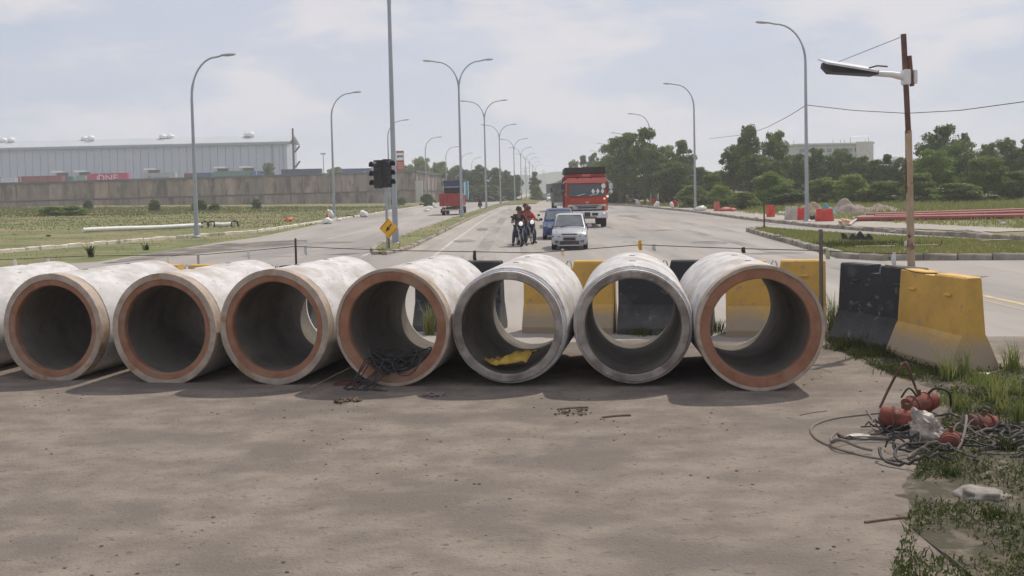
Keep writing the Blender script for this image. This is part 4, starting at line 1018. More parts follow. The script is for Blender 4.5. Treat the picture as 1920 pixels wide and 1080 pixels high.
pn = MB().box((0, 0.0, 0.0), (ln * 0.96, 0.46, 0.03)); pn.v = [tuple(Matrix.Translation((v1 + ve) / 2 + Vector((0, 0.02, 0.06))) @ Matrix.Rotation(R(14), 4, 'X') @ Matrix.Rotation(math.atan2(-(v1 - ve).z, (v1 - ve).x), 4, 'Y') @ Vector(p)) for p in pn.v]
pn.build('solar_panel', mat('solar_panel_back', (0.62, 0.63, 0.66), 0.4), sl)
st0 = atd(1572, 116, D); st1 = atd(1688, 70, D)
MB().tube([Vector((st0.x - pb.x, 0, st0.z)), Vector((st1.x - pb.x, 0, st1.z))], 0.006, 5).build('stay_wire', M_galv, sl)
MB().tube([v1 + Vector((-.12, -.1, .07)), v1 + Vector((0.0, -.1, .1)), v1 + Vector((.15, -.1, .085))], 0.012, 5).build('clamp', M_rust, sl)

# ------------------------------------------------------------------ vehicles
def wheel(parent, x, y, r, w, rim=M_chrome):
    T = Matrix.Translation((x, y, r))
    o = MB().lathe([(r * .62, -w / 2), (r * .93, -w / 2), (r, -w / 3), (r, w / 3), (r * .93, w / 2), (r * .62, w / 2)], 22, 'X', T, closed=True).build('wheel', M_black, parent, smooth=True)
    MB().lathe([(0.001, w * .30), (r * .2, w * .38), (r * .55, w * .25), (r * .63, w * .40), (r * .63, -w * .40), (r * .55, -w * .25), (r * .2, -w * .38), (0.001, -w * .30)], 18, 'X', T).build('rim', rim, o, smooth=True)
    return o
def car(name, label, paint, loc, rz, Wd, H, Ln, sedan=False):
    t = thing(name, label, 'car', loc, rz)
    hw = Wd / 2; f = -Ln / 2; r_ = Ln / 2; belt = H * 0.60
    def sec(y, w, zb, zt, crown=0.02):
        return [(-w * .93, y, zb), (-w, y, zb + .12), (-w, y, zb + (zt - zb) * .55), (-w * .96, y, zt - .05), (-w * .80, y, zt), (0, y, zt + crown), (w * .80, y, zt), (w * .96, y, zt - .05), (w, y, zb + (zt - zb) * .55), (w, y, zb + .12), (w * .93, y, zb)]
    secs = [sec(f, hw * .80, .30, .56), sec(f + .05, hw * .90, .22, .62), sec(f + .16, hw * .96, .19, .67), sec(f + .45, hw, .19, .77), sec(f + .95, hw, .19, belt), sec(0, hw, .19, belt + .01), sec(r_ - .6, hw, .19, belt + .01), sec(r_ - .1, hw * .95, .22, belt - .02 if not sedan else belt - .05), sec(r_, hw * .88, .30, belt - .12)]
    MB().loft(secs).build('body', paint, t, smooth=True)
    # greenhouse
    y0 = f + .86; y1 = y0 + .74; y2 = (r_ - .35) if not sedan else (r_ - .75); y3 = (r_ - .08) if not sedan else (r_ - .35)
    def cab(y, wb, wt, zt): return [(-wb, y, belt - .03), (-wb + (wb - wt) * .5, y, (belt + zt) / 2), (-wt, y, zt - .03), (-wt * .8, y, zt), (0, y, zt + .015), (wt * .8, y, zt), (wt, y, zt - .03), (wb - (wb - wt) * .5, y, (belt + zt) / 2), (wb, y, belt - .03)]
    wb = hw * .93; wt = hw * .76
    MB().loft([cab(y0, wb * .97, wb * .93, belt + .01), cab(y1, wb, wt, H - .075), cab(y1 + .4, wb, wt, H), cab(y2, wb, wt * .97, H - .02), cab(y3, wb * .95, wb * .85, belt + .02)]).build('cabin', paint, t, smooth=True)
    # windscreen, a real pane standing a little proud
    def pane(nm, q, n_, m=M_glass2):
        n_ = Vector(n_).normalized() * 0.03; a_ = [Vector(p) + n_ for p in q]; b2 = [Vector(p) - n_ * 2 for p in q]
        MB().add(a_ + b2, [(0, 1, 2, 3), (7, 6, 5, 4), (0, 4, 5, 1), (1, 5, 6, 2), (2, 6, 7, 3), (3, 7, 4, 0)]).build(nm, m, t)
    zl, zh = belt + .045, H - .125; dy = (y1 - y0); 
    pane('windscreen', [(-wb * .88, y0 + dy * .10, zl), (wb * .88, y0 + dy * .10, zl), (wt * .90, y1 - dy * .10, zh), (-wt * .90, y1 - dy * .10, zh)], (0, -(H - belt), dy))
    MB().box((0, y1 - .02, H - 0.085), (wt * 1.72, 0.03, 0.04)).build('sun_strip', M_dark, t)
    for s in (-1, 1):
        xb, xt = s * (wb - .005), s * (wt + .01)
        pane('side_window', [(xb * .985, y0 + .34, belt + .02), (xb * .985, .12, belt + .02), (xt, .12, H - .09), (xt, y1 + .06, H - .09)], (s, 0, .2))
        pane('side_window', [(xb * .985, .20, belt + .02), (xb * .985, y2 - .05, belt + .02), (xt, y2 - .12, H - .09), (xt, .20, H - .09)], (s, 0, .2))
        MB().loft([[(s * hw * .52, f + .075, .545), (s * hw * .9, f + .15, .545), (s * hw * .93, f + .2, .68), (s * hw * .60, f + .10, .655)], [(s * hw * .52, f + .15, .545), (s * hw * .9, f + .25, .545), (s * hw * .93, f + .3, .665), (s * hw * .60, f + .2, .645)]]).build('headlight', M_lens, t)
        m_ = MB().box((s * (hw + .09), y0 + .32, belt + .07), (.17, .09, .12)).build('mirror', paint, t, bevel=.02)
        MB().box((s * hw * .68, f + .03, .33), (.16, .06, .09)).build('fog_lamp', M_dark, t)
        for yy in (f + .58, r_ - .58): wheel(t, s * (hw - .085), yy, .27, .17)
    for s in (-1, 1):
        MB().box((s * hw * .74, f + .07, .525), (hw * .44, .10, .03), rz=s * .25).build('lamp_surround', M_dark, t)
        MB().tube([(s * hw * .70, f + .12, .695), (s * hw * .80, f + .9, belt + .015)], .008, 4).build('bonnet_seam', M_dark, t)
        MB().box((s * (hw + .002), .15, belt * .62), (.012, .015, belt * .7)).build('door_seam', M_dark, t)
        MB().box((s * (hw + .012), .35, belt - .12), (.03, .16, .03)).build('door_handle', M_dark, t)
    MB().box((0, f + .035, .585), (hw * .86, .06, .085)).build('grille', M_dark, t, bevel=.015)
    MB().box((0, f - .005, .43), (hw * .66, .02, .11)).build('number_plate', M_dark, t)
    MB().box((0, f + .01, .29), (hw * 1.05, .05, .13)).build('air_intake', M_dark, t)
    MB().tube([(-hw * .36, f + 0.0, .5), (-hw * .3, f - .03, .54), (hw * .3, f - .03, .54), (hw * .36, f, .5), (hw * .36, f, .38), (-hw * .36, f, .38), (-hw * .36, f, .5)], .014, 6).build('nudge_frame', M_chrome, t)
    MB().tube([(-.35, y0 + .02, belt + .035), (.05, y0 + .10, belt + .10)], .01, 5).build('wiper', M_black, t)
    return t
p = at(1074, 469); car('parked_car', 'small silver hatchback at the head of the queue', M_silver, (p.x, p.y + 1.7, 0), -0.07, 1.38, 1.36, 3.4)
p = at(1051, 449.5); car('parked_car', 'blue car half hidden behind the silver hatchback', M_blue, (p.x + .05, p.y + 1.9, 0), -0.05, 1.55, 1.42, 3.8)

def red_truck():
    p = at(1101, 427); t = thing('tipper_truck', 'red tipper truck with dark high body facing the camera behind the cars', 'truck', (p.x + .14, p.y + 4.0, 0), -0.03)
    f = -4.0; hw = 1.23
    ztop = 2.95
    # cab shell
    cabm = MB().loft([[(-hw, f + .10, .95), (hw, f + .10, .95), (hw, f + .10, 1.75), (hw * .97, f + .22, 2.75), (hw * .9, f + .45, ztop), (-hw * .9, f + .45, ztop), (-hw * .97, f + .22, 2.75), (-hw, f + .10, 1.75)],
                      [(-hw, f + 1.9, .95), (hw, f + 1.9, .95), (hw, f + 1.9, 1.75), (hw * .97, f + 1.9, 2.75), (hw * .9, f + 1.9, ztop), (-hw * .9, f + 1.9, ztop), (-hw * .97, f + 1.9, 2.75), (-hw, f + 1.9, 1.75)]])
    cabm.build('cab', M_red, t, bevel=.04, smooth=True)
    def fp(nm, x0, x1, z0, z1, yo, m, th=.05, bev=.0): 
        yb = lambda z: f + .10 + (0 if z < 1.75 else (z - 1.75) * .12)
        MB().add([(x0, yb(z0) - yo, z0), (x1, yb(z0) - yo, z0), (x1, yb(z1) - yo, z1), (x0, yb(z1) - yo, z1), (x0, yb(z0) - yo + th, z0), (x1, yb(z0) - yo + th, z0), (x1, yb(z1) - yo + th, z1), (x0, yb(z1) - yo + th, z1)],
                 [(0, 1, 2, 3), (7, 6, 5, 4), (0, 4, 5, 1), (1, 5, 6, 2), (2, 6, 7, 3), (3, 7, 4, 0)]).build(nm, m, t, bevel=bev)
    fp('windscreen', -1.06, 1.06, 1.86, 2.62, .02, M_glass)
    fp('sun_visor', -1.16, 1.16, 2.66, 2.98, .16, M_pink, .1, .02)
    fp('front_panel', -1.0, 1.0, 1.42, 1.80, .03, M_red, .05, .01)
    fp('name_board', -.26, .26, 3.06, 3.2, -.25, M_pink, .05)
    for x in (-.55, .25): fp('visor_clip', x - .04, x + .04, 2.92, 3.0, .2, M_black, .05)
    for x in (-.6, .15):
        MB().tube([(x, f + .02, 1.90), (x + .5, f - .02, 2.02)], .028, 6).build('wiper', M_chrome, t)
    for x in (.38, .66, .94):
        fp_x = x; MB().prism([(x - .11, 2.16), (x, 2.0), (x + .11, 2.16), (x, 2.34)], f + .08, f + .095).build('sticker', M_white, t)
    MB().prism([(1.0 + .13 * math.cos(a), 2.48 + .16 * math.sin(a)) for a in [i * .628 for i in range(10)]], f + .09, f + .11).build('sticker', M_white, t)
    # grille and bumper
    MB().box((0, f + .02, 1.24), (1.75, .14, .30)).build('grille', M_grey, t, bevel=.03)
    MB().box((0, f - .055, 1.30), (1.40, .03, .05)).build('grille_bar', M_dark, t)
    MB().box((0, f - .055, 1.20), (1.15, .03, .08)).build('grille_bar', M_dark, t)
    MB().box((0, f + .05, 1.05), (1.9, .12, .08)).build('grille_bar', M_black, t)
    MB().tube([(0.0, f + .0, 1.38), (0.0, f + .0, 1.56)], .03, 6).build('emblem', M_chrome, t)
    MB().tube([(-.13, f + .0, 1.52), (.13, f + .0, 1.52)], .03, 6).build('emblem', M_chrome, t)
    for s in (-1, 1):
        MB().box((s * .98, f + .03, 1.33), (.30, .14, .14)).build('corner_trim', M_chrome, t, bevel=.03)
    MB().loft([[(-1.22, y, z0), (1.22, y, z0), (1.22, y, z1), (-1.22, y, z1)] for y, z0, z1 in ((f - .12, .62, .96), (f - .04, .56, 1.00), (f + .3, .56, 1.00))]).build('bumper', M_white, t, bevel=.02)
    MB().box((0, f - .135, .80), (.34, .03, .24)).build('number_plate', M_dark, t)
    for s in (-1, 1): MB().box((s * .46, f - .125, .80), (.36, .03, .16)).build('bumper_vent', M_dark, t)
    MB().box((0, f - .125, .63), (1.1, .03, .06)).build('bumper_vent', M_dark, t)
    for s in (-1, 1):
        MB().box((s * 1.0, f - .13, .80), (.30, .05, .17)).build('headlight', M_lens, t, bevel=.03)
        MB().box((s * 1.0, f - .16, .86), (.14, .02, .06)).build('lit_lamp', M_lit if s == 1 else M_lens, t)
        MB().box((s * 1.10, f + .05, 1.22), (.14, .1, .34)).build('indicator', M_amber, t, bevel=.02)
        MB().tube([(s * 1.16, f + .2, 2.85), (s * 1.38, f - .1, 2.70), (s * 1.42, f - .12, 2.2), (s * 1.2, f + .1, 1.9)], .022, 6).build('mirror_arm', M_chrome, t)
        MB().box((s * 1.42, f - .12, 2.45), (.22, .07, .36)).build('mirror', M_chrome if s == 1 else M_dark, t, bevel=.03)
        MB().ball((s * 1.42, f - .13, 2.12), .12, 10, 7, (1, .5, 1)).build('round_mirror', M_chrome if s == 1 else M_dark, t, smooth=True)
        MB().box((s * 1.14, f + 1.0, .75), (.16, 1.5, .38)).build('step', M_grey, t)
        for yy in (f + 1.1, 1.9, 3.2): wheel(t, s * 1.02, yy, .50, .32)
    MB().box((1.04, f + .03, 1.72), (.10, .05, .08)).build('lit_marker', M_litor, t)
    MB().box((1.22, f - .05, 1.85), (.12, .1, .12)).build('lit_lamp', M_lit, t)
    MB().box((0, f + 4.5, .78), (.9, 6.8, .26)).build('chassis', M_black, t)
    MB().box((0, f + 1.2, .6), (2.0, .3, .2)).build('axle', M_black, t)
    # tipper body
    MB().box((0, f + 5.2, 2.05), (2.36, 6.2, 2.4)).build('tipper_body', M_redold, t, bevel=.03)
    MB().box((0, f + 5.2, 3.46), (2.50, 6.3, .38)).build('top_board', M_tarp, t, bevel=.02)
    MB().box((0, f + 2.02, 3.12), (2.36, .06, .12)).build('header_rail', M_redold, t)
    for s in (-1, 1):
        for k in range(6): MB().box((s * 1.25, f + 2.5 + k * 1.1, 2.1), (.08, .12, 2.0)).build('side_rib', M_redold, t)
    MB().box((-1.34, f + 2.1, 3.3), (.12, .1, .1)).build('marker_lamp', M_dark, t)
red_truck()

def dark_truck():
    p = at(1053, 393); D = 105; q = atd(1060, 388, D)
    t = thing('dark_truck', 'dark truck mostly hidden on the left behind the red tipper', 'truck', (q.x - .0, D, 0), 0.0)
    MB().box((0, 1.0, 1.75), (2.4, 1.8, 1.9)).build('cab', mat('dull_green_paint', (0.10, 0.11, 0.095), 0.6), t, bevel=.06)
    MB().box((0, .08, 2.1), (2.1, .06, .8)).build('windscreen', M_glass, t)
    MB().box((0, .05, .8), (2.4, .2, .4)).build('bumper', M_grey, t)
    MB().box((0, 5, 2.0), (2.45, 6, 2.0)).build('cargo_body', mat('dull_green_paint', (0.1, .11, .095)), t)
    MB().box((0, 4, .7), (1.0, 7.5, .25)).build('chassis', M_black, t)
    for s in (-1, 1):
        MB().box((s * 1.4, .1, 2.3), (.2, .08, .5)).build('mirror', M_dark, t)
        MB().box((s * .9, -.07, .8), (.3, .04, .15)).build('headlight', M_lens, t)
        for yy in (1.0, 5.6, 6.9): wheel(t, s * 1.0, yy, .5, .3)
dark_truck()

def departing_truck():
    p = at(849, 403.5); t = thing('flatbed_truck', 'red-tailed truck with pale blue body driving away on the left carriageway', 'truck', (p.x - .1, p.y, 0), -0.02)
    # rear faces camera (-Y); body extends +Y
    sc = p.y / F
    wpx = lambda n: n * sc
    W_ = wpx(46); hw = W_ / 2
    MB().box((-.05, 2.6, wpx(29)), (W_ * .92, 5.2, wpx(24))).build('cargo_bed', M_redold, t, bevel=.02)
    MB().box((-.15, -.04, wpx(29)), (W_ * .86, .1, wpx(23))).build('tailgate', M_redold, t, bevel=.01)
    for k in range(4): MB().box((-.15 + (k - 1.5) * .5, -.11, wpx(29)), (.05, .05, wpx(22))).build('tailgate_rib', M_redold, t)
    MB().box((.15, 3.2, wpx(48)), (W_ * .80, 4.0, wpx(14))).build('load_cover', M_tarp, t, bevel=.04)
    MB().box((.15, 1.15, wpx(58.5)), (W_ * .80, .1, wpx(8))).build('top_board', M_navy, t)
    MB().box((.15, 3.0, wpx(64)), (W_ * .82, 4.0, wpx(3))).build('top_rail', M_navy, t)
    MB().box((.15, 1.1, wpx(53)), (W_ * .80, .06, wpx(1.2))).build('cross_bar', M_chrome, t)
    MB().box((.25, 5.8, wpx(46)), (W_ * .9, 1.6, wpx(38))).build('cab', M_sky, t, bevel=.05)
    MB().box((hw * .80 + .12, 3.6, wpx(50)), (.08, 3.6, wpx(26))).build('side_board', M_sky, t)
    MB().box((0, 3.2, wpx(13)), (.9, 6.0, .25)).build('chassis', M_rust, t)
    MB().box((0, .1, wpx(10)), (W_ * .8, .12, .12)).build('bumper', M_grey, t)
    for s in (-1, 1):
        MB().box((s * hw * .7, -.0, wpx(13)), (.22, .06, .12)).build('tail_lamp', M_pred, t)
        for yy in (.9, 5.8): wheel(t, s * hw * .72, yy, .40, .34)
        MB().box((s * hw * .75, .25, wpx(8)), (.42, .03, .4)).build('mudflap', M_black, t)
    MB().box((hw + .1, 6.4, wpx(30)), (.22, .1, .45)).build('mirror', M_dark, t)
departing_truck()
# far traffic
for i, (px, yb, D, m, s, lb) in enumerate(((1033, 0, 205, M_white, 1.0, 'distant white car at the far end of the road'), (1022, 0, 215, M_dark, 0.6, 'distant dark vehicle left of the white car'), (1041, 0, 210, M_dark, 0.6, 'distant dark vehicle right of the white car'))):
    q = atd(px, 375, D); car('distant_car', lb, m, (q.x, D, 0), 0.0, 1.65 * (1 if s == 1 else .9), 1.5, 4.0)
q = atd(1033, 350, 300); t = thing('distant_truck', 'faint grey lorry beyond the distant white car', 'truck', (q.x, 300, 0))
MB().box((0, 3, 2.6), (2.5, 7, 3.0)).build('cargo_box', M_dark, t); MB().box((0, -1.2, 1.9), (2.3, 1.4, 2.2)).build('cab', M_dark, t, bevel=.1)
MB().box((0, -1.93, 2.3), (2.0, .05, .8)).build('windscreen', M_glass, t)
for s in (-1, 1):
    for yy in (-1.2, 5): wheel(t, s * .95, yy, .5, .3)

# ------------------------------------------------------------------ people on motorcycles
def skin_mesh(name, J, E, m, parent, sub=2):
    me = bpy.data.meshes.new(name); names = list(J); idx = {k: i for i, k in enumerate(names)}
    me.from_pydata([J[k][0] for k in names], [(idx[a], idx[b]) for a, b in E], [])
    o = bpy.data.objects.new(name, me); COL.objects.link(o)
    md = o.modifiers.new('Skin', 'SKIN'); md.use_smooth_shade = True
    sv = me.skin_vertices[0].data
    for k in names: 
        r = J[k][1]; sv[idx[k]].radius = (r, r) if not isinstance(r, tuple) else r
    sv[0].use_root = True
    ss = o.modifiers.new('Sub', 'SUBSURF'); ss.levels = ss.render_levels = sub
    bpy.context.view_layer.update()
    nm = bpy.data.meshes.new_from_object(o.evaluated_get(bpy.context.evaluated_depsgraph_get()))
    bpy.data.objects.remove(o); nm.materials.clear(); nm.materials.append(m)
    nm.polygons.foreach_set('use_smooth', [True] * len(nm.polygons))
    r = bpy.data.objects.new(name, nm); COL.objects.link(r)
    if parent is not None: r.parent = parent
    return r
def person(label, loc, rz, shirt, helmet, pil=False, group=None):
    t = thing('person', label, 'person', loc, rz, group)
    y = 0.0; pz = .86 if pil else .80
    hx, hy, hz_ = (.34, -.58, 1.0) if not pil else (.16, -.30, .98)
    if pil: foot = {s: ((s * .22, -.20, .50), (s * .24, .12, .32), (s * .25, -.06, .29)) for s in (-1, 1)}
    else: foot = {s: ((s * .23, -.30, .52), (s * .27, -.12, .10), (s * .29, -.28, .045)) for s in (-1, 1)}
    J = {'pel': ((0, 0, pz), (.15, .12)), 'wst': ((0, -.02, pz + .18), (.125, .10)), 'chs': ((0, -.07, pz + .40), (.16, .115)), 'nk': ((0, -.09, pz + .54), .055), 'hd': ((0, -.12, pz + .66), (.085, .095)), 'ht': ((0, -.12, pz + .76), (.07, .08))}
    E = [('pel', 'wst'), ('wst', 'chs'), ('chs', 'nk'), ('nk', 'hd'), ('hd', 'ht')]
    for s, k in ((-1, 'l'), (1, 'r')):
        J['sh' + k] = ((s * .19, -.07, pz + .47), .062); J['el' + k] = ((s * .29, -.27, pz + .24), .045); J['wr' + k] = ((s * hx, hy + .09, hz_ + .03), .030); J['ha' + k] = ((s * hx, hy, hz_), (.038, .022))
        J['hi' + k] = ((s * .10, 0, pz - .04), .095); J['kn' + k] = (foot[s][0], .065); J['an' + k] = (foot[s][1], .042); J['fo' + k] = (foot[s][2], (.042, .03))
        E += [('chs', 'sh' + k), ('sh' + k, 'el' + k), ('el' + k, 'wr' + k), ('wr' + k, 'ha' + k), ('pel', 'hi' + k), ('hi' + k, 'kn' + k), ('kn' + k, 'an' + k), ('an' + k, 'fo' + k)]
    body = skin_mesh('body', J, E, M_skin, t)
    # fingers curled round the grip, nose and ears joined to the body mesh
    f = MB()
    for s in (-1, 1):
        for i in range(4):
            x0 = s * (hx - .03 + i * .019); l_ = (.042, .048, .045, .036)[i]
            f.tube([(x0, hy + .0, hz_ + .012), (x0, hy - l_, hz_ + .010), (x0, hy - l_ - .012, hz_ - .018), (x0, hy - l_ + .018, hz_ - .034)], [.009, .009, .008, .007], 6)
        f.tube([(s * (hx - .035), hy + .03, hz_), (s * (hx - .05), hy + .0, hz_ - .02), (s * (hx - .04), hy - .02, hz_ - .035)], [.011, .010, .008], 6)
    f.ball((0, -.225, pz + .66), .017, 6, 5, (.8, 1.2, 1.4)); f.box((0, -.205, pz + .61), (.05, .012, .010))
    bm = bmesh.new(); bm.from_mesh(body.data); tmpm = bpy.data.meshes.new('tmp'); tmpm.from_pydata(f.v, [], f.f); bm.from_mesh(tmpm); bm.to_mesh(body.data); bm.free(); bpy.data.meshes.remove(tmpm)
    gr = lambda r, k: tuple(q * k for q in r) if isinstance(r, tuple) else r * k
    JS = {k: (J[k][0], gr(J[k][1], 1.32)) for k in ('pel', 'wst', 'chs', 'shl', 'shr', 'ell', 'elr')}
    JS['nk'] = ((0, -.08, pz + .50), .075)
    for k, s in (('l', -1), ('r', 1)):
        a_ = Vector(J['el' + k][0]); b_ = Vector(J['wr' + k][0]); JS['cu' + k] = (tuple(a_.lerp(b_, .75)), .042)
    ES = [('pel', 'wst'), ('wst', 'chs'), ('chs', 'nk')] + [e for k in 'lr' for e in (('chs', 'sh' + k), ('sh' + k, 'el' + k), ('el' + k, 'cu' + k))]
    skin_mesh('shirt', JS, ES, shirt, t)
    JT = {k: (J[k][0], gr(J[k][1], 1.40)) for k in ('pel', 'hil', 'hir', 'knl', 'knr', 'anl', 'anr')}
    ET = [e for k in 'lr' for e in (('pel', 'hi' + k), ('hi' + k, 'kn' + k), ('kn' + k, 'an' + k))]
    skin_mesh('trousers', JT, ET, M_jean, t)
    for s, k in ((-1, 'l'), (1, 'r')):
        c = Vector(J['fo' + k][0]); MB().ball((c.x, c.y + .04, c.z), .06, 10, 6, (.85, 1.9, .75)).build('shoe', M_black, t, smooth=True)
    hc = (0, -.12, pz + .72)
    prof = [(.001, .15), (.07, .138), (.115, .10), (.142, .03), (.142, -.03), (.135, -.05), (.125, -.05), (.12, .0), (.001, .12)]
    MB().lathe(prof, 18, M=Matrix.Translation(hc) @ Matrix.Diagonal((.93, 1.08, 1, 1)), closed=False).build('helmet', helmet, t, smooth=True)
    MB().box((0, hc[1] - .15, hc[2] + .0), (.17, .08, .012), rx=.25).build('peak', helmet, t)
    return t
def motorcycle(label, loc, rz):
    t = thing('motorcycle', label, 'motorcycle', loc, rz, 'waiting motorcycles')
    yf, yr, r = -.82, .48, .29
    for yy, nm in ((yf, 'front'), (yr, 'rear')):
        T = Matrix.Translation((0, yy, r))
        o = MB().lathe([(r * .80, -.04), (r * .95, -.045), (r, -.02), (r, .02), (r * .95, .045), (r * .80, .04)], 26, 'X', T, closed=True).build('wheel', M_black, t, smooth=True)
        q = MB().lathe([(r * .80, -.03), (r * .80, .03), (r * .75, .03), (r * .75, -.03)], 20, 'X', T, closed=True).lathe([(.001, -.05), (.05, -.05), (.05, .05), (.001, .05)], 10, 'X', T)
        for k in range(8):
            a = k * math.pi / 4; q.tube([(0, yy + .04 * math.cos(a), r + .04 * math.sin(a)), (0, yy + r * .77 * math.cos(a), r + r * .77 * math.sin(a))], .006, 4)
        q.build('rim', M_chrome, o)
    for s in (-1, 1): MB().tube([(s * .075, yf, r), (s * .075, yf + .14, .66), (s * .07, yf + .24, .90)], .022, 8).build('fork', M_chrome, t, smooth=True)
    MB().loft([[(-.06, yf - .05, .60), (.06, yf - .05, .60), (.06, yf - .05, .64), (-.06, yf - .05, .64)], [(-.07, yf + .1, .60), (.07, yf + .1, .60), (.05, yf + .1, .68), (-.05, yf + .1, .68)], [(-.06, yf + .3, .42), (.06, yf + .3, .42), (.05, yf + .32, .50), (-.05, yf + .32, .5)]]).build('front_mudguard', M_bike, t, bevel=.01)
    MB().loft([[(-.13, yf + .04, .86), (.13, yf + .04, .86), (.10, yf + .04, 1.02), (-.10, yf + .04, 1.02)], [(-.19, yf + .20, .66), (.19, yf + .20, .66), (.13, yf + .22, 1.06), (-.13, yf + .22, 1.06)], [(-.20, yf + .42, .36), (.20, yf + .42, .36), (.16, yf + .42, .80), (-.16, yf + .42, .80)], [(-.1, yf + .6, .34), (.1, yf + .6, .34), (.1, yf + .6, .62), (-.1, yf + .6, .62)]]).build('fairing', M_bike, t, bevel=.02, smooth=True)
    for s in (-1, 1): MB().box((s * .12, yf + .12, .74), (.05, .06, .17), rz=s * .5, rx=.3).build('side_reflector', M_chrome, t, bevel=.01)
    MB().lathe([(.001, -.05), (.06, -.045), (.082, -.02), (.09, .03)], 14, 'Y', Matrix.Translation((0, yf + .03, .94))).build('headlight', M_lit, t, smooth=True)
    for s in (-1, 1):
        MB().tube([(s * .03, yf + .24, 1.02), (s * .15, yf + .22, 1.04), (s * .38, yf + .30, .99)], .014, 8).build('handlebar', M_black, t)
        MB().tube([(s * .25, yf + .25, 1.03), (s * .33, yf + .22, 1.20)], .007, 5).build('mirror_stem', M_black, t)
        MB().ball((s * .35, yf + .22, 1.23), .058, 10, 6, (1.15, .3, .8)).build('mirror', M_dark, t, smooth=True)
    MB().loft([[(-.07, yf + .5, .50), (.07, yf + .5, .50), (.07, yf + .5, .66), (-.07, yf + .5, .66)], [(-.12, -.2, .45), (.12, -.2, .45), (.10, -.2, .72), (-.10, -.2, .72)], [(-.13, .3, .52), (.13, .3, .52), (.10, .3, .74), (-.10, .3, .74)], [(-.06, .72, .66), (.06, .72, .66), (.05, .72, .76), (-.05, .72, .76)]]).build('body', M_bike, t, bevel=.02, smooth=True)
    MB().loft([[(-.11, -.22, .72), (.11, -.22, .72), (.09, -.22, .78), (-.09, -.22, .78)], [(-.13, .1, .73), (.13, .1, .73), (.11, .1, .80), (-.11, .1, .80)], [(-.11, .62, .77), (.11, .62, .77), (.09, .62, .83), (-.09, .62, .83)]]).build('seat', M_black, t, bevel=.02)
    MB().box((0, -.12, .34), (.26, .34, .22)).build('engine', M_grey, t, bevel=.03)
    MB().tube([(.13, -.2, .25), (.15, .2, .24), (.16, .7, .33)], [.025, .04, .045], 8).build('exhaust', M_chrome, t, smooth=True)
    MB().box((0, yr + .1, .62), (.09, .36, .03), rx=-.3).build('rear_mudguard', M_black, t)
    MB().tube([(0, yr, r), (0, -.1, .36)], .022, 6).build('swing_arm', M_black, t)
    MB().box((0, yf - .02, .78), (.17, .02, .07)).build('number_plate', M_dark, t)
    return t
pa = at(974, 462.5); pb_ = at(991, 458)
motorcycle('left waiting motorcycle, ridden by the person in dark clothes', (pa.x, pa.y + .8, 0), 0.10)
motorcycle('right waiting motorcycle, ridden by the person in red', (pb_.x, pb_.y + .8, 0), 0.22)
person('rider in dark jacket and helmet astride the left motorcycle', (pa.x, pa.y + .82, 0), 0.10, M_shirtd, M_helmb)
person('rider in red shirt astride the right motorcycle', (pb_.x + .0, pb_.y + .82, 0), 0.22, M_shirtr, M_helm)
person('pillion passenger in brown shirt behind the rider in red', (pb_.x - .10, pb_.y + 1.20, 0.04), 0.18, M_shirtb, M_helm, pil=True)
q = atd(900, 380, 135); motorcycle('distant motorcycle riding away past the departing truck', (q.x, 135, 0), math.pi)
person('distant rider in dark clothes riding away', (q.x, 135, 0.02), math.pi, M_shirtd, M_helmb, pil=True)

# ------------------------------------------------------------------ verge clutter, left
def long_pipe(px0, y0, px1, y1, r, m, label, D0=None, D1=None, grp=None, name='long_pipe'):
    a = at(px0, y0); b = at(px1, y1)
    if D0: a = atd(px0, y0, D0)
    if D1: b = atd(px1, y1, D1)
    a.z = gz(a.x, a.y) + r; b.z = gz(b.x, b.y) + r
    t = thing(name, label, 'pipe', (a.x, a.y, a.z), group=grp); n = 8
    v = b - a
    MB().tube([v * (k / n) + Vector((0, 0, 0.02 * math.sin(k))) for k in range(n + 1)], r, 12).build('barrel', m, t, smooth=True)
    MB().tube([v * 1.0, v * 1.0 + v.normalized() * 0.02], r * 0.82, 12).build('opening', M_black, t)
    return t
long_pipe(155, 426, 380, 420, 0.16, M_paper, 'longest white plastic pipe lying on the left verge', grp='white pipes on the left verge', D0=70, D1=78)
long_pipe(398, 420, 436, 418, 0.16, M_paper, 'short white plastic pipe right of the nearest verge lamp', grp='white pipes on the left verge', D0=79, D1=80)
for px, py, lb in ((384, 417, 'black strap round the white pipes by the lamp post'), (396, 416, 'black strap in the gap between the white pipes'), (440, 415, 'black strap at the right end of the short white pipe')):
    p = atd(px, py, 78); z = gz(p.x, 78)
    tag(MB().tube([(-.2, -.2, 0), (-.18, -.15, .38), (0, 0, .46), (.2, .05, .40), (.24, .05, 0)], .06, 6).build('strap', M_black, loc=(p.x, 78, z)), lb, 'strap', 'black straps at the white pipes')
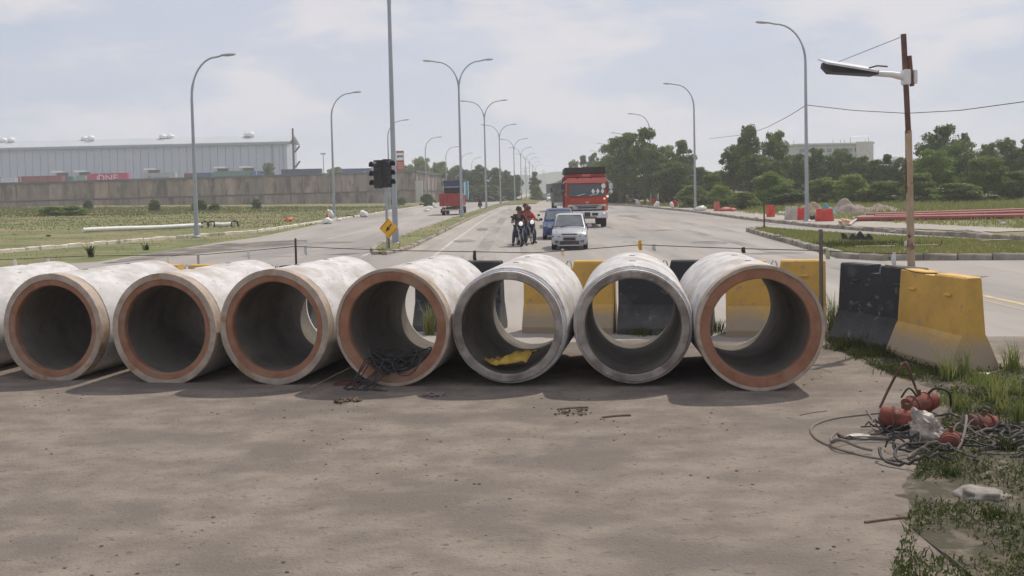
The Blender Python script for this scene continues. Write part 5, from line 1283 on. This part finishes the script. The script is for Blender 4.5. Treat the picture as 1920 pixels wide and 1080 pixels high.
def bag(px, py, w, h, m, label, name='plastic_bag', cat='bag', grp='white bags dropped along the kerbs', seed=0, D=None):
    p = at(px, py) if D is None else atd(px, py, D)
    if D is not None: p.z = gz(p.x, p.y)
    sc = p.y / F; b = bmesh.new(); bmesh.ops.create_icosphere(b, subdivisions=4 if seed == 12 else 3, radius=1)
    for v in b.verts:
        n_ = noise.noise(v.co * 1.7 + Vector((seed, 0, 0))) * .5 + noise.noise(v.co * 4 + Vector((seed, 3, 0))) * .2 + (abs(noise.noise(v.co * 7 + Vector((seed, 1, 0)))) * .22 if seed == 12 else 0)
        v.co *= 1 + n_; v.co.x *= w * sc / 2; v.co.y *= w * sc / 2 * .8; v.co.z = max(0, (v.co.z + .75)) * h * sc / 1.75
        lean = v.co.z * .35; v.co.x += lean * (1 if seed % 2 else -1)
    me = bpy.data.meshes.new(name); b.to_mesh(me); b.free(); me.materials.append(m); o = bpy.data.objects.new(name, me); COL.objects.link(o); o.location = (p.x, p.y, p.z)
    for f_ in me.polygons: f_.use_smooth = seed % 3 != 0
    return tag(o, label, cat, grp)
for i, (px, py, w, h, lb) in enumerate(((611, 420, 20, 11, 'white bag slumped on the kerb left of the second verge lamp'), (624, 411, 10, 19, 'white sack leaning on the foot of the second verge lamp'), (634, 414, 12, 5, 'flat white scrap right of the second verge lamp'), (684, 407, 14, 12, 'pointed white bag on the kerb left of the diamond sign'),
        (803, 394, 12, 8, 'white bag at the kerb below the fourth verge lamp'), (816, 389, 7, 9, 'small upright white bag left of the departing truck'), (799, 396, 12, 4, 'flat white bag by the fourth verge lamp'),
        (1198, 385, 7, 11, 'white bag at the foot of the third right-hand lamp'), (1230, 388, 10, 11, 'white bag between the second and third right-hand lamps'), (1262, 390, 6, 12, 'upright white scrap beside a red barrier near the second lamp'), (1312, 395, 20, 9, 'white sack lying right of the second right-hand lamp'), (1420, 409, 9, 4, 'small white scrap on the slip road kerb'), (1880, 421, 9, 5, 'white scrap on the grass at the far right'))):
    bag(px, py, w, h, M_paper, lb, seed=i + 1)
bag(540, 417, 18, 6, M_orange, 'flattened orange sheet on the left verge', 'plastic_sheet', 'plastic sheet', None, 3, D=92)
bag(613, 407, 6, 9, M_orange, 'small orange cone-like scrap by the second verge lamp', 'scrap', 'scrap', None, 5)
bag(655, 408, 16, 5, M_black, 'black tyre-like scrap between the second lamp and the pointed bag', 'scrap', 'scrap', None, 7)
bag(90, 444, 9, 4, M_black, 'small dark lump in the grass at the far left', 'scrap', 'scrap', None, 9)

# right: plastic barriers, heaps, red pipes
def plastic_barrier(px, py, w, h, m, label, rz=0.0, tilt=0.0):
    p = at(px, py); sc = p.y / F; W_, H_ = w * sc, h * sc
    t = thing('plastic_barrier', label, 'plastic barrier', (p.x, p.y, 0.0), rz, 'plastic water barriers on the right verge')
    pr = [(-W_ / 2, 0), (-W_ / 2 * .95, H_ * .45), (-W_ / 2 * .88, H_ * .5), (-W_ / 2 * .86, H_), (-W_ * .12, H_), (-W_ * .1, H_ * .9), (W_ * .1, H_ * .9), (W_ * .12, H_), (W_ / 2 * .86, H_), (W_ / 2 * .88, H_ * .5), (W_ / 2 * .95, H_ * .45), (W_ / 2, 0)]
    o = MB().prism(pr, -.2, .2).build('shell', m, t, bevel=.025); o.rotation_euler.y = tilt
    o = MB().box((0, -.22, H_ * .3), (W_ * .6, .05, H_ * .12)).build('recess_bar', m, t)
    MB().box((0, -.215, H_ * .7), (W_ * .5, .04, H_ * .08)).build('recess_bar', m, t)
for a_ in ((1445, 407, 13, 22, M_pred, 'narrow red plastic barrier left of the white one', .3), (1484, 412, 24, 25, M_dirtyw, 'off-white plastic barrier left of the near lamp', .1), (1502, 413, 14, 24, M_pred, 'narrow red plastic barrier touching the near lamp', -.2), (1546, 415, 33, 24, M_pred, 'wide red plastic barrier right of the near lamp', -.15),
           (1344, 396, 10, 18, M_pink, 'small faded red plastic barrier above the slip road', .1), (1224, 384, 7, 12, M_pred, 'tiny red barrier near the third right-hand lamp', 0), (1265, 389, 8, 13, M_pred, 'tiny red barrier near the second right-hand lamp', 0)):
    plastic_barrier(*a_)
bag(1365, 396, 30, 7, M_pink, 'flat faded red wreck of a plastic barrier', 'plastic_scrap', 'scrap', None, 4)
bag(1586, 424, 24, 14, mat('pale_orange_plastic', (0.62, 0.42, 0.28), 0.7), 'pale orange slumped sheet on the slip road kerb', 'plastic_sheet', 'plastic sheet', None, 6)
bag(1526, 412, 14, 9, M_dark, 'dark lump right of the near lamp foot', 'scrap', 'scrap', None, 2)
for i in range(9):
    bag(1462 + (i * 7) % 24, 392 - (i * 5) % 12 + 4, 6, 5, M_paper, 'white scrap in the heap behind the off-white barrier', 'plastic_scrap', 'scrap', 'white scraps heaped behind the off-white barrier', i + 1, D=78)
def heap(px, py, w, h, m, label, D, seed):
    p = at(px, py) if D is None else atd(px, py, D); p.z = gz(p.x, p.y) - .05; sc = p.y / F; W_, H_ = w * sc, h * sc; V = []; n = 26
    for j in range(n + 1):
        for i in range(n + 1):
            u, v = i / n * 2 - 1, j / n * 2 - 1; r = math.hypot(u, v)
            z = max(0, 1 - r) ** 0.9 * H_ * (1 + .5 * noise.noise(Vector((u * 2.2 + seed, v * 2.2, 0)))) + .06 * noise.noise(Vector((u * 9, v * 9, seed)))
            V.append((u * W_ / 2, v * W_ / 3, z if r < 1 else -.05))
    Fc = [(j * (n + 1) + i, j * (n + 1) + i + 1, (j + 1) * (n + 1) + i + 1, (j + 1) * (n + 1) + i) for j in range(n) for i in range(n)]
    tag(MB().add(V, Fc).build('gravel_heap', m, loc=p, smooth=True), label, 'heap', 'heaps of spoil behind the kerb')
heap(1590, 398, 100, 29, M_gravel, 'biggest grey gravel heap behind the wide red barrier', 76, 1)
heap(1645, 402, 96, 15, M_gravel, 'low gravel heap right of the biggest one', 77, 2)
heap(1520, 402, 80, 22, mat('brown_earth', (0.27, 0.21, 0.15), 0.95), 'brown earth heap behind the near lamp', 78, 3)
heap(1550, 396, 42, 22, mat('teal_tarp', (0.12, 0.28, 0.29), 0.6), 'low heap under a blue-green tarpaulin', 75, 4)
GRP = 'bundle of long red pipes on the right verge'
for (x0, y0, x1, y1, D0, D1, r, lb) in ((1605, 412, 2000, 411, 60, 58, .155, 'front long red pipe of the bundle'), (1640, 406, 2000, 405, 63, 61, .15, 'middle long red pipe of the bundle'), (1625, 404, 2000, 400, 68, 66, .13, 'rear long red pipe of the bundle')):
    a = atd(x0, y0, D0); b = atd(x1, y1, D1); a.z = gz(a.x, a.y) + r; b.z = gz(b.x, b.y) + r; 
    t = thing('red_pipe', lb, 'pipe', a, group=GRP); MB().tube([(b - a) * (k / 8) for k in range(9)], r, 12).build('barrel', M_redpipe, t, smooth=True)
    MB().tube([(b - a).normalized() * -.02, Vector((0, 0, 0))], r * .8, 12).build('opening', M_black, t)
for (x0, y0, x1, y1, D, lb) in ((1592, 424, 1612, 408, 58, 'curled white offcut at the left end of the red pipes'), (1598, 411, 1650, 407, 60, 'straight white offcut left of the red pipes'), (1668, 437, 1760, 441, 45, 'long pale plank on the grass right of the solar lamp'), (1790, 436, 1870, 446, 42, 'long pale strip along the slip road kerb')):
    a = at(x0, y0); b = at(x1, y1); 
    tag(MB().tube([Vector((0, 0, .07)), (b - a) * .3 + Vector((.1, 0, .16)), (b - a) * .6 + Vector((.1, 0, .13)), (b - a) + Vector((0, 0, .07))], .05, 6).build('offcut', M_dirtyw, loc=a), lb, 'offcut')
# island clutter
bk = at(1613, 457)
cl = MB()
for (x, z, w) in ((-.28, .24, .3), (0, .30, .34), (.33, .22, .3)):
    cl.loft([[(x - w * .6, -.12, 0), (x + w * .6, -.12, 0), (x + w * .5, .16, 0), (x - w * .5, .14, 0)], [(x - w * .45, -.05, z * .7), (x + w * .4, -.08, z * .6), (x + w * .3, .1, z * .7), (x - w * .4, .1, z * .6)], [(x - w * .1, 0, z * 1.25), (x + w * .1, -.01, z * 1.2), (x + w * .1, .03, z * 1.2), (x - w * .1, .03, z * 1.25)]])
tag(cl.build('tarpaulin', M_black, loc=(bk.x, bk.y, .1)), 'crumpled black tarpaulin lying on the grass island', 'tarpaulin')
tag(MB().loft([[(-.15, -.02, 0), (.1, -.04, 0), (.1, .05, 0), (-.15, .05, 0)], [(-.2, 0, .3), (-.02, -.02, .22), (-.02, .04, .22), (-.2, .03, .3)]]).build('tarpaulin', M_tarp, loc=at(1587, 455) + Vector((0, 0, .1))), 'small dark flap left of the crumpled tarpaulin', 'tarpaulin')
for (px, py, w, d, lb) in ((1662, 466, .75, .3, 'flat grey slab on the island, left of the solar lamp'), (1735, 468, .8, .25, 'flat dark slab on the island, right of the solar lamp'), (1640, 470, 1.3, .25, 'long pale slab at the island\'s near edge'), (1865, 458, 1.1, .3, 'dark flat slab at the right of the island')):
    p = at(px, py); tag(MB().box((0, 0, .03), (w, d, .07), rz=random.uniform(-.2, .2)).build('slab', M_kerb, loc=(p.x, p.y, .10), fix=True), lb, 'slab', 'loose slabs on the grass island')
tag(MB().box((0, 0, .1), (.12, .1, .22)).build('marker_block', M_paper, loc=at(1700, 469) + Vector((0, 0, .1))), 'small black and white block beside the solar lamp on the island', 'block')

# ------------------------------------------------------------------ near right: junk, hoses and floats
def tubething(name, px_pts, r, m, label, cat, lift=None, n=8, group=None):
    P = []
    for i, q in enumerate(px_pts):
        if len(q) == 3: p = at(q[0], q[1], q[2])
        else: p = at(q[0], q[1], r)
        P.append(p)
    # smooth
    out = []
    for i in range(len(P) - 1):
        p0 = P[max(0, i - 1)]; p1 = P[i]; p2 = P[i + 1]; p3 = P[min(len(P) - 1, i + 2)]
        for k in range(6):
            t = k / 6; out.append(0.5 * ((2 * p1) + (-p0 + p2) * t + (2 * p0 - 5 * p1 + 4 * p2 - p3) * t * t + (-p0 + 3 * p1 - 3 * p2 + p3) * t ** 3))
    out.append(P[-1]); o0 = P[0].copy()
    return tag(MB().tube([p - o0 for p in out], r, n).build(name, m, loc=o0, smooth=True), label, cat, group)
GH = 'hoses and cables tangled in the weeds'
tubething('hose', [(1648, 775), (1610, 779), (1560, 786), (1523, 800), (1527, 820), (1560, 838), (1620, 855), (1690, 866), (1735, 872)], .013, M_ropeg, 'brown hose looping out over the bare ground left of the red floats', 'hose', group=GH)
tubething('hose', [(1626, 770), (1640, 790), (1670, 800), (1705, 820), (1740, 850), (1790, 870)], .012, M_ropeg, 'grey hose running under the front red float', 'hose', group=GH)
tubething('hose', [(1690, 745, .2), (1705, 728, .30), (1722, 748, .16), (1735, 770)], .010, M_rope, 'thin black cable arching beside the rear red float', 'hose', group=GH)
tubething('hose', [(1740, 738, .2), (1755, 728, .3), (1778, 735, .28), (1783, 760, .1), (1780, 790)], .012, M_rope, 'black cable hoop above the rear red float', 'hose', group=GH)
tubething('hose', [(1735, 880), (1800, 895), (1870, 912), (1920, 905), (1960, 880)], .013, M_rope, 'black cable along the lower weeds to the right edge', 'hose', group=GH)
tubething('hose', [(1780, 850), (1830, 857), (1890, 860), (1950, 850)], .012, M_ropeg, 'pale hose lying straight through the weeds on the right', 'hose', group=GH)
tubething('hose', [(1850, 830), (1880, 825), (1915, 840), (1950, 815)], .02, M_ropeg, 'thick grey hose bundle near the right edge', 'hose', group=GH)
tubething('hose', [(1800, 800, .1), (1812, 780, .2), (1806, 820, .12), (1790, 850, .03), (1770, 855)], .012, M_ropeg, 'grey hose loop right of the white plastic', 'hose', group=GH)
tubething('hose', [(1835, 770, .16), (1852, 765, .22), (1862, 790, .1), (1850, 810, .03)], .011, M_rope, 'small black loop over the small red float', 'hose', group=GH)
tubething('hose', [(1700, 840), (1715, 815, .1), (1735, 795, .16), (1748, 815, .08), (1740, 845)], .011, M_ropeg, 'thin hose curling round the white plastic', 'hose', group=GH)
tubething('bent_rod', [(1650, 764, .02), (1667, 728, .2), (1686, 693, .40), (1697, 680, .47), (1703, 688, .43), (1716, 725, .22), (1735, 772, .02)], .013, M_rust, 'bent steel rod standing like an upturned V beside the floats', 'rod')
tubething('leaning_rod', [(1688, 668, 0.0), (1710, 632, .26), (1733, 584, .62)], .012, M_ropeg, 'thin rod leaning against the nearest yellow barrier', 'rod')
tubething('wire', [(1660, 497, 1.17), (1690, 503, 1.18), (1720, 511, 1.17), (1757, 513, 1.17)], .008, M_rust, 'rusty wire lying over the tops of the two right-hand barriers', 'wire')
def flt(px, py, z, L_, r, rz, ry, label):
    p = at(px, py, z); t = thing('red_float', label, 'float', p, rz, 'red steel floats in the weeds'); t.rotation_euler = (0, ry, rz)
    MB().lathe([(.001, -L_ / 2), (r * .55, -L_ / 2), (r * .95, -L_ / 2 + .02), (r, -L_ / 2 + .05), (r, L_ / 2 - .08), (r * .9, L_ / 2 - .02), (r * .6, L_ / 2), (.001, L_ / 2)], 24, 'X').build('shell', M_float, t, smooth=True)
    for c_ in kids(t):
        for v in c_.data.vertices:
            q_ = v.co * 9 + Vector((L_ * 50, rz * 9, 0)); v.co *= 1 - .16 * max(0, noise.noise(q_)) - .05 * noise.noise(q_ * 2.7)
    for k in (-.25, .2): MB().lathe([(r + .002, k * L_ - .012), (r + .008, k * L_ - .008), (r + .008, k * L_ + .008), (r + .002, k * L_ + .012)], 24, 'X').build('band', M_float, t)
    MB().tube([(0, 0, r - .01), (0, 0, r + .05)], .018, 8).build('nozzle', M_rust, t)
    MB().tube([(-L_ / 2 - .01, 0, 0), (-L_ / 2 - .005, 0, 0)], r * .45, 14).build('end_cap', M_rust, t)
flt(1697, 788, .11, .44, .105, -.35, .12, 'front red steel float lying at the end of the hoses')
flt(1725, 757, .11, .40, .095, .45, -.1, 'rear red steel float behind the front one')
flt(1843, 795, .09, .30, .085, .2, .1, 'small red float half hidden in the weeds on the right')
flt(1783, 828, .08, .24, .08, 1.1, .0, 'dark red float end behind the white plastic')
bag(1750, 835, 58, 62, mat('dirty_clear_plastic', (0.36, 0.32, 0.28), 0.5, var=0.35, scale=14), 'crumpled dirty white plastic on the hoses', 'plastic_bag', 'bag', None, 12)
bag(1845, 937, 90, 22, mat('muddy_plastic', (0.22, 0.20, 0.175), .7, var=.3, scale=9), 'pale bottle-like lump lying in the lower weeds', 'bottle', 'bottle', None, 2)
pp = at(1825, 708); tag(MB().box((-.1, 0, .02), (.35, .16, .02), rz=.1).box((.12, .05, .03), (.25, .12, .02), rz=-.2).build('paper', M_paper, loc=pp), 'torn white papers on the grass before the nearest yellow barrier', 'paper')
pp = at(1612, 822); tag(MB().lathe([(.001, .012), (.09, .012), (.11, .004), (.11, 0)], 18).build('lid', M_dirtyw, loc=(pp.x, pp.y, .012)), 'pale round lid on the bare ground inside the hose loop', 'lid')
for (x0, y0, x1, y1, r, lb) in ((1045, 768, 1103, 764, .014, 'left dry stick on the sandy ground before the pipes'), (1130, 783, 1183, 779, .014, 'right dry stick on the sandy ground before the pipes'), (1622, 980, 1708, 970, .012, 'dark stick at the bottom right near the weeds'), (1500, 779, 1550, 771, .008, 'twig beside the brown hose loop'), (1530, 690, 1560, 700, .006, 'dry twig at the right foot of the nearest pipe')):
    tubething('stick', [(x0, y0), ((x0 + x1) / 2, (y0 + y1) / 2 - 1), (x1, y1)], r, M_stick, lb, 'stick', group='sticks on the bare ground')
random.seed(4)
hb_ = thing('cable_heap', 'heap of dark cables and hoses lying in the weeds round the red floats', 'cable', at(1790, 850))
for k in range(40):
    c_ = Vector((random.uniform(-.65, .95), random.uniform(-.30, .75), 0)); ra = random.uniform(.08, .35); rb = ra * random.uniform(.4, .9); ph = random.uniform(0, 6.28); sp_a = random.uniform(2.5, 6.2)
    pts = [(c_.x + ra * math.cos(ph + sp_a * i / 22), c_.y + rb * math.sin(ph + sp_a * i / 22), .02 + .05 * (1 + math.sin(ph + i * .35 + k)) * random.choice((.2, 1, 1.8))) for i in range(23)]
    z_ = pts[0][2]; sm = [pts[0]]
    for q_ in pts[1:]: z_ = z_ * .7 + q_[2] * .3; sm.append((q_[0], q_[1], z_))
    MB().tube(sm, random.choice((.008, .011, .013)), 6).build('cable', random.choice((M_rope, M_ropeg, M_rope)), hb_, smooth=True)
# yellow sack in the third pipe
def in_pipe(o, x, y, z): return o.matrix_world @ Vector((x, y, z))
bpy.context.view_layer.update()
P5 = PO[2]; sk = MB(); n = 14; V = []; 
for j in range(n + 1):
    for i in range(n + 1):
        u, v = i / n - .5, j / n - .5; x = u * .50 - .0 + .10 * v; y = v * .44 + .30
        zc = RO + .012; rr = RI - .005; base = zc - math.sqrt(max(.01, rr * rr - x * x))
        hgt = .06 + .14 * max(0, 1 - (2.0 * (u - .15)) ** 2) * max(0, 1 - (1.5 * v) ** 2) + .035 * noise.noise(Vector((u * 7, v * 7, 0)))
        V.append((x, y, base + max(.012, hgt)))
Fc = [(j * (n + 1) + i, j * (n + 1) + i + 1, (j + 1) * (n + 1) + i + 1, (j + 1) * (n + 1) + i) for j in range(n) for i in range(n)]
nV = len(V); V2 = V + [(x, y, z - .012) for x, y, z in V]; Fc2 = Fc + [tuple(k + nV for k in f_)[::-1] for f_ in Fc]
so = MB().add(V2, Fc2).build('yellow_sack', M_sack, smooth=True); so.matrix_world = P5.matrix_world.copy(); tag(so, 'crumpled yellow sack lying inside the third pipe from the right', 'sack')
# cable tangle in the fourth pipe
random.seed(21)
tk = thing('cable_tangle', 'tangle of black cable spilling out of the fourth pipe from the right', 'cable', PO[3].location, PO[3].rotation_euler.z)
for s in range(26):
    cx = random.uniform(-.26, .22); cy = random.uniform(-.05, .5); ra = random.uniform(.09, .2); rb = ra * random.uniform(.35, .8); ph = random.uniform(0, 6.28); tl_ = random.uniform(-.5, .5)
    pts = []
    nn = 26
    for k in range(nn):
        a = ph + k / nn * random.choice((5.2, 6.2)) 
        x = cx + ra * math.cos(a) * (1 + .1 * math.sin(3 * a)); y = cy + rb * math.sin(a)
        zf = RO + .012 - math.sqrt(max(.06, (RI - .02) ** 2 - x * x))
        if y < 0.0: zf = max(.03, zf + y * .7)
        pts.append((x, y, zf + .02 + .07 * (1 + math.sin(a * 1.0 + s)) * (.3 + (s % 5) / 4) + .015 * math.sin(2 * a + s)))
    MB().tube(pts, .009, 5).build('cable', M_rope, tk, smooth=True)
for s in range(9):
    x0 = random.uniform(-.45, -.1); pts = [(x0 + .25, .06, .25), (x0 + .1, -.06, .2 + random.uniform(0, .15)), (x0, -.16, .12), (x0 - random.uniform(0, .2), -.22, .02), (x0 + random.uniform(-.1, .2), -.3, .012)]
    MB().tube(pts, .009, 5).build('cable', M_rope, tk, smooth=True)
rs_ = at(655, 722); tag(MB().loft([[(-.2, -.08, 0), (.15, -.1, 0), (.18, .1, 0), (-.22, .1, 0)], [(-.1, -.03, .05), (.08, -.04, .06), (.08, .05, .05), (-.1, .04, .05)]]).build('rag', mat('maroon_cloth', (0.10, 0.03, 0.03), .9), loc=rs_), 'maroon rag on the ground left of the cable tangle', 'rag')
# rubbish on the ground
def litter(px, py, n, spread, m, label, size=.03):
    p = at(px, py); q = MB()
    for k in range(n):
        a = random.uniform(0, 6.28); r = spread * random.random() ** .7
        q.box((r * math.cos(a), r * .7 * math.sin(a), random.uniform(.005, .03)), (size * random.uniform(.4, 1.5), size * random.uniform(.4, 1.2), .01 * random.uniform(.5, 2)), rz=random.uniform(0, 3), rx=random.uniform(-.6, .6))
    tag(q.build('litter', m, loc=(p.x, p.y, .008)), label, 'litter', kind='stuff')
litter(812, 743, 60, .13, mat('crushed_litter', (0.22, 0.19, 0.17), .6, var=.5, scale=30), 'crushed rubbish before the cable-filled pipe')
litter(1075, 776, 40, .22, M_stick, 'chips scattered below the left dry stick', .02)
litter(650, 755, 30, .16, M_stick, 'leaf litter at the left before the pipes', .04)
# pebbles
P = sample_poly([(-9, 4), (5, 4), (5, 12.5), (-9, 12.5)], 26000, .006)
q = MB(); g_ = MB()
for k, (x, y, z) in enumerate(P):
    den_ = noise.noise(Vector((x * .6, y * 1.1, 4))) + .5 * noise.noise(Vector((x * 2, y * 3, 4)))
    if k < 5000 and den_ > random.uniform(-.1, .9):
        s_ = random.choice((.004, .005, .006, .009, .014)); q.box((x, y, z + s_ * .3), (s_ * 2, s_ * 1.6, s_), rz=random.uniform(0, 3), taper=.6)
    elif k >= 5000 and den_ > random.uniform(-.2, .8):
        s_ = random.uniform(.002, .004); g_.box((x, y, z + s_ * .3), (s_ * 2, s_ * 2, s_), rz=random.uniform(0, 3), taper=.6)
tag(q.build('pebbles', mat('pebble_brown', (0.15, 0.125, 0.105), .9, var=.4, scale=9), fix=False), 'small stones gathered in patches on the sandy foreground', 'pebbles', kind='stuff')
tag(g_.build('grit', mat('grit_grey', (0.21, 0.18, 0.15), .9, var=.5, scale=30), fix=False), 'fine grit on the sandy foreground', 'grit', kind='stuff')

# ------------------------------------------------------------------ grass and weeds
def gtag(nm, lb): return dict(kind='stuff', label=lb, cat='grass')
# left verge, between road edge and wall
vl = [LEFTEDGE[0], LEFTEDGE[2], LEFTEDGE[4], LEFTEDGE[6], LEFTEDGE[8], LEFTEDGE[10], (-26, 185), (-140, 185), (-110, 60), (-60, 25)]
P = sample_poly(vl, 60000, 0, .4); 
w_ = 1 / (P[:, 1] ** .3); 
P[:, 2] = [gz(p[0], p[1]) - .03 for p in P]
near = P[P[:, 1] < 75]; far = P[P[:, 1] >= 75]
blades('verge_grass', near, .08, .05, L_grass, **gtag('', 'dry yellow-green grass of the left verge'))
blades('tall_verge_grass', far, .13, .12, L_grass, **gtag('', 'taller rough grass before the retaining wall'))
P = sample_poly([(-48, 120), (-24, 150), (-18, 182), (-60, 190), (-140, 180), (-110, 110)], 12000); P[:, 2] = [gz(p[0], p[1]) - .03 for p in P]
blades('scrub_grass', P, .28, .25, L_grass, **gtag('', 'rough scrub along the foot of the wall'))
P = sample_poly(ISL_near + ISL_far, 26000, .1); blades('island_grass', P, .10, .035, L_green, **gtag('', 'short grass on the traffic island'))
ip = at(1610, 470); P = np.column_stack([rng.normal(ip.x, 1.2, 1500), rng.normal(ip.y + .8, .5, 1500), np.full(1500, .1)]); P = P[inpoly(P, ISL_near + ISL_far)]; blades('island_weeds', P, .22, .04, L_weed, **gtag('', 'darker weeds below the black tarpaulin'))
P = sample_poly([(x, y) for y, x in MEDL] + [(x, y) for y, x in MEDR[::-1]], 9000, .1); blades('median_grass', P, .09, .05, L_grass, **gtag('', 'thin grass on the median'))
vr = [P2(1150, 383), P2(1300, 391), P2(1420, 402), P2(1560, 410), P2(1700, 420), P2(1920, 430), (45, 45), (60, 100), (16.5, 175)]
P = sample_poly(vr, 26000, 0, .5); P[:, 2] = [gz(p[0], p[1]) - .03 for p in P]
blades('verge_grass', P, .26, .08, L_green, **gtag('', 'green grass of the right verge'))
P = sample_poly([P2(1330, 388), (22, 78), (35, 72), (60, 78), (75, 105), (24, 112)], 16000); P[:, 2] = [gz(p[0], p[1]) - .03 for p in P]
blades('scrub_grass', P, .55, .14, L_green, **gtag('', 'tall scrub grass at the foot of the right-hand trees'))
# near weeds
wd = [P2(1560, 598), P2(1548, 640), P2(1590, 668), P2(1660, 700), P2(1735, 725), P2(1790, 760), P2(1760, 800), P2(1730, 850), P2(1715, 900), P2(1705, 960), P2(1690, 1020), P2(1640, 1200), (12, 3), (14, 11.5), P2(1925, 690), P2(1850, 690), P2(1700, 640)]
P = sample_poly(wd, 150000, .012, .3); P = P[P[:, 0] < P[:, 1] * .55 + .5]; P = P[rng.permutation(len(P))]; hn = len(P) // 2; blades('weed_blades', P[:hn], .07, .009, L_weed, lean=1.0, seg=2, kind='stuff', label='low weeds covering the near right corner', cat='weeds')
P2_ = P[hn:].copy(); P2_[:, 2] += rng.uniform(.0, .07, len(P2_)) ; V, Fc = leaves(P2_, .035, .6)
np_mesh('weed_leaves', V, Fc, 4, L_weed, kind='stuff', label='small leaves of the low weeds in the near right corner', cat='weeds')
wq = [Vector(p) for p in wd]
def edge_dist(p):
    return min((p - (a + (b - a) * max(0, min(1, (p - a).dot(b - a) / max(1e-9, (b - a).length_squared))))).length for a, b in zip(wq, wq[1:] + wq[:1]))
gx = np.arange(2.6, 13.2, .085); gy = np.arange(3.0, 16.5, .085)
XY = np.array([(x, y) for y in gy for x in gx]); ins = inpoly(XY, wd); V = []
for (x, y), i_ in zip(XY, ins):
    d_ = edge_dist(Vector((x, y))); d_ = d_ if i_ else -d_
    d_ += .22 * noise.noise(Vector((x * 1.7, y * 1.7, 1))) + .09 * noise.noise(Vector((x * 7, y * 7, 5)))
    V.append((x, y, .010 + max(-.03, min(.022, d_ * .09)) + .006 * noise.noise(Vector((x * 9, y * 9, 2)))))
nx = len(gx); Fc = [(j * nx + i, j * nx + i + 1, (j + 1) * nx + i + 1, (j + 1) * nx + i) for j in range(len(gy) - 1) for i in range(nx - 1)]
tag(MB().add(V, Fc).build('weed_soil', mat('dark_soil', (0.12, 0.10, 0.075), .95, var=.45, scale=7, col2=(0.065, 0.058, 0.038), s2=4, lo=.42, hi=.55, bump=1, bscale=20), smooth=True, fix=False), kind='structure')
def tuft(px, py, n, h, w, m, label, name='grass_tuft', spread=.10, lean=.45, z=.0):
    p = at(px, py); P = np.column_stack([rng.normal(p.x, spread, n), rng.normal(p.y, spread * .7, n), np.full(n, z)])
    P -= np.array([p.x, p.y, 0]); o = blades(name, P, h, w, m, lean=lean, seg=2); o.location = (p.x, p.y, 0); tag(o, label, 'weeds' if n >= 100 else 'grass tuft', None if n >= 100 else 'tall grass tufts', 'stuff' if n >= 100 else None)
    if n >= 100: o.name = 'weed_patch'
for a_ in ((1600, 640, 260, .20, .010, L_weed, 'dense dark weeds under the free black barrier'), (1650, 665, 260, .15, .010, L_weed, 'dense weeds between the two near barriers'), (1730, 705, 260, .12, .010, L_weed, 'dense short weeds before the nearest yellow barrier'), (1850, 725, 260, .14, .009, L_green, 'green grass right of the nearest yellow barrier'), (1900, 700, 90, .38, .009, L_long, 'tall yellow grass at the right edge behind the barrier\'s foot'), (1870, 760, 60, .34, .009, L_long, 'yellow grass above the small red float'), (1915, 800, 90, .3, .009, L_green, 'green grass at the right edge by the small float'), (1800, 775, 70, .22, .009, L_green, 'green grass growing through the hoses'), (1890, 850, 90, .16, .010, L_weed, 'dark leafy grass at the lower right edge'), (1780, 900, 90, .12, .010, L_weed, 'dark leafy grass below the hoses'), (1860, 980, 90, .11, .011, L_weed, 'dark leafy grass at the bottom right corner'),
           (1775, 718, 40, .40, .011, L_long, 'tall sunlit grass tuft before the nearest yellow barrier, left one'), (1808, 712, 40, .36, .011, L_long, 'tall sunlit grass tuft before the barrier\'s turned end'), (1845, 735, 30, .26, .01, L_long, 'sunlit tuft right of the barrier'), (1905, 745, 40, .28, .01, L_long, 'sunlit tuft at the right edge'), (1880, 780, 40, .2, .009, L_green, 'green tuft above the small red float'),
           (1575, 622, 160, .42, .012, L_weed, 'dark tall weeds between the nearest pipe and the free black barrier'), (1560, 600, 60, .55, .008, L_green, 'thin pale grass stems at the grey-brown post'), (1590, 655, 160, .22, .012, L_weed, 'dark weeds at the foot of the free black barrier'), (1640, 672, 140, .16, .012, L_weed, 'weeds between the black and the yellow near barriers'),
           (1700, 700, 120, .12, .010, L_weed, 'short weeds before the yellow barrier'), (1820, 715, 160, .14, .010, L_green, 'short green weeds before the barrier\'s end'), (1790, 760, 120, .14, .01, L_green, 'green weeds above the hoses'),
           (805, 628, 60, .55, .012, L_green, 'grass blades seen through the cable-filled pipe'), (1400, 626, 260, .22, .014, L_green, 'leafy weeds seen through the nearest pipe'), (1440, 626, 200, .24, .014, L_green, 'weeds at the yellow barrier foot, right, behind the nearest pipe'), (1210, 628, 160, .14, .012, L_weed, 'weeds seen through the second pipe'), (1340, 622, 120, .2, .012, L_weed, 'weeds between the two rightmost pipes'),
           (170, 482, 40, .5, .05, L_weed, 'dark weed on the left verge behind the seventh pipe'), (275, 469, 30, .35, .04, L_weed, 'small dark weed on the left verge')):
    tuft(*a_, spread=.16 if a_[2] > 100 else .045)
# ------------------------------------------------------------------ haze
hb = MB().box((50, 820, 14.5), (2900, 1730, 32)); hz_o = hb.build('haze', M_paper); tag(hz_o, kind='stuff')
hm = bpy.data.materials.new('haze_air'); hm.use_nodes = True; t_ = hm.node_tree; t_.nodes.clear()
ou = t_.nodes.new('ShaderNodeOutputMaterial'); pv = t_.nodes.new('ShaderNodeVolumePrincipled'); pv.inputs['Color'].default_value = (0.93, 0.95, 1.0, 1); pv.inputs['Density'].default_value = 0.00062; pv.inputs['Anisotropy'].default_value = 0.3
t_.links.new(pv.outputs[0], ou.inputs['Volume']); hz_o.data.materials.clear(); hz_o.data.materials.append(hm)
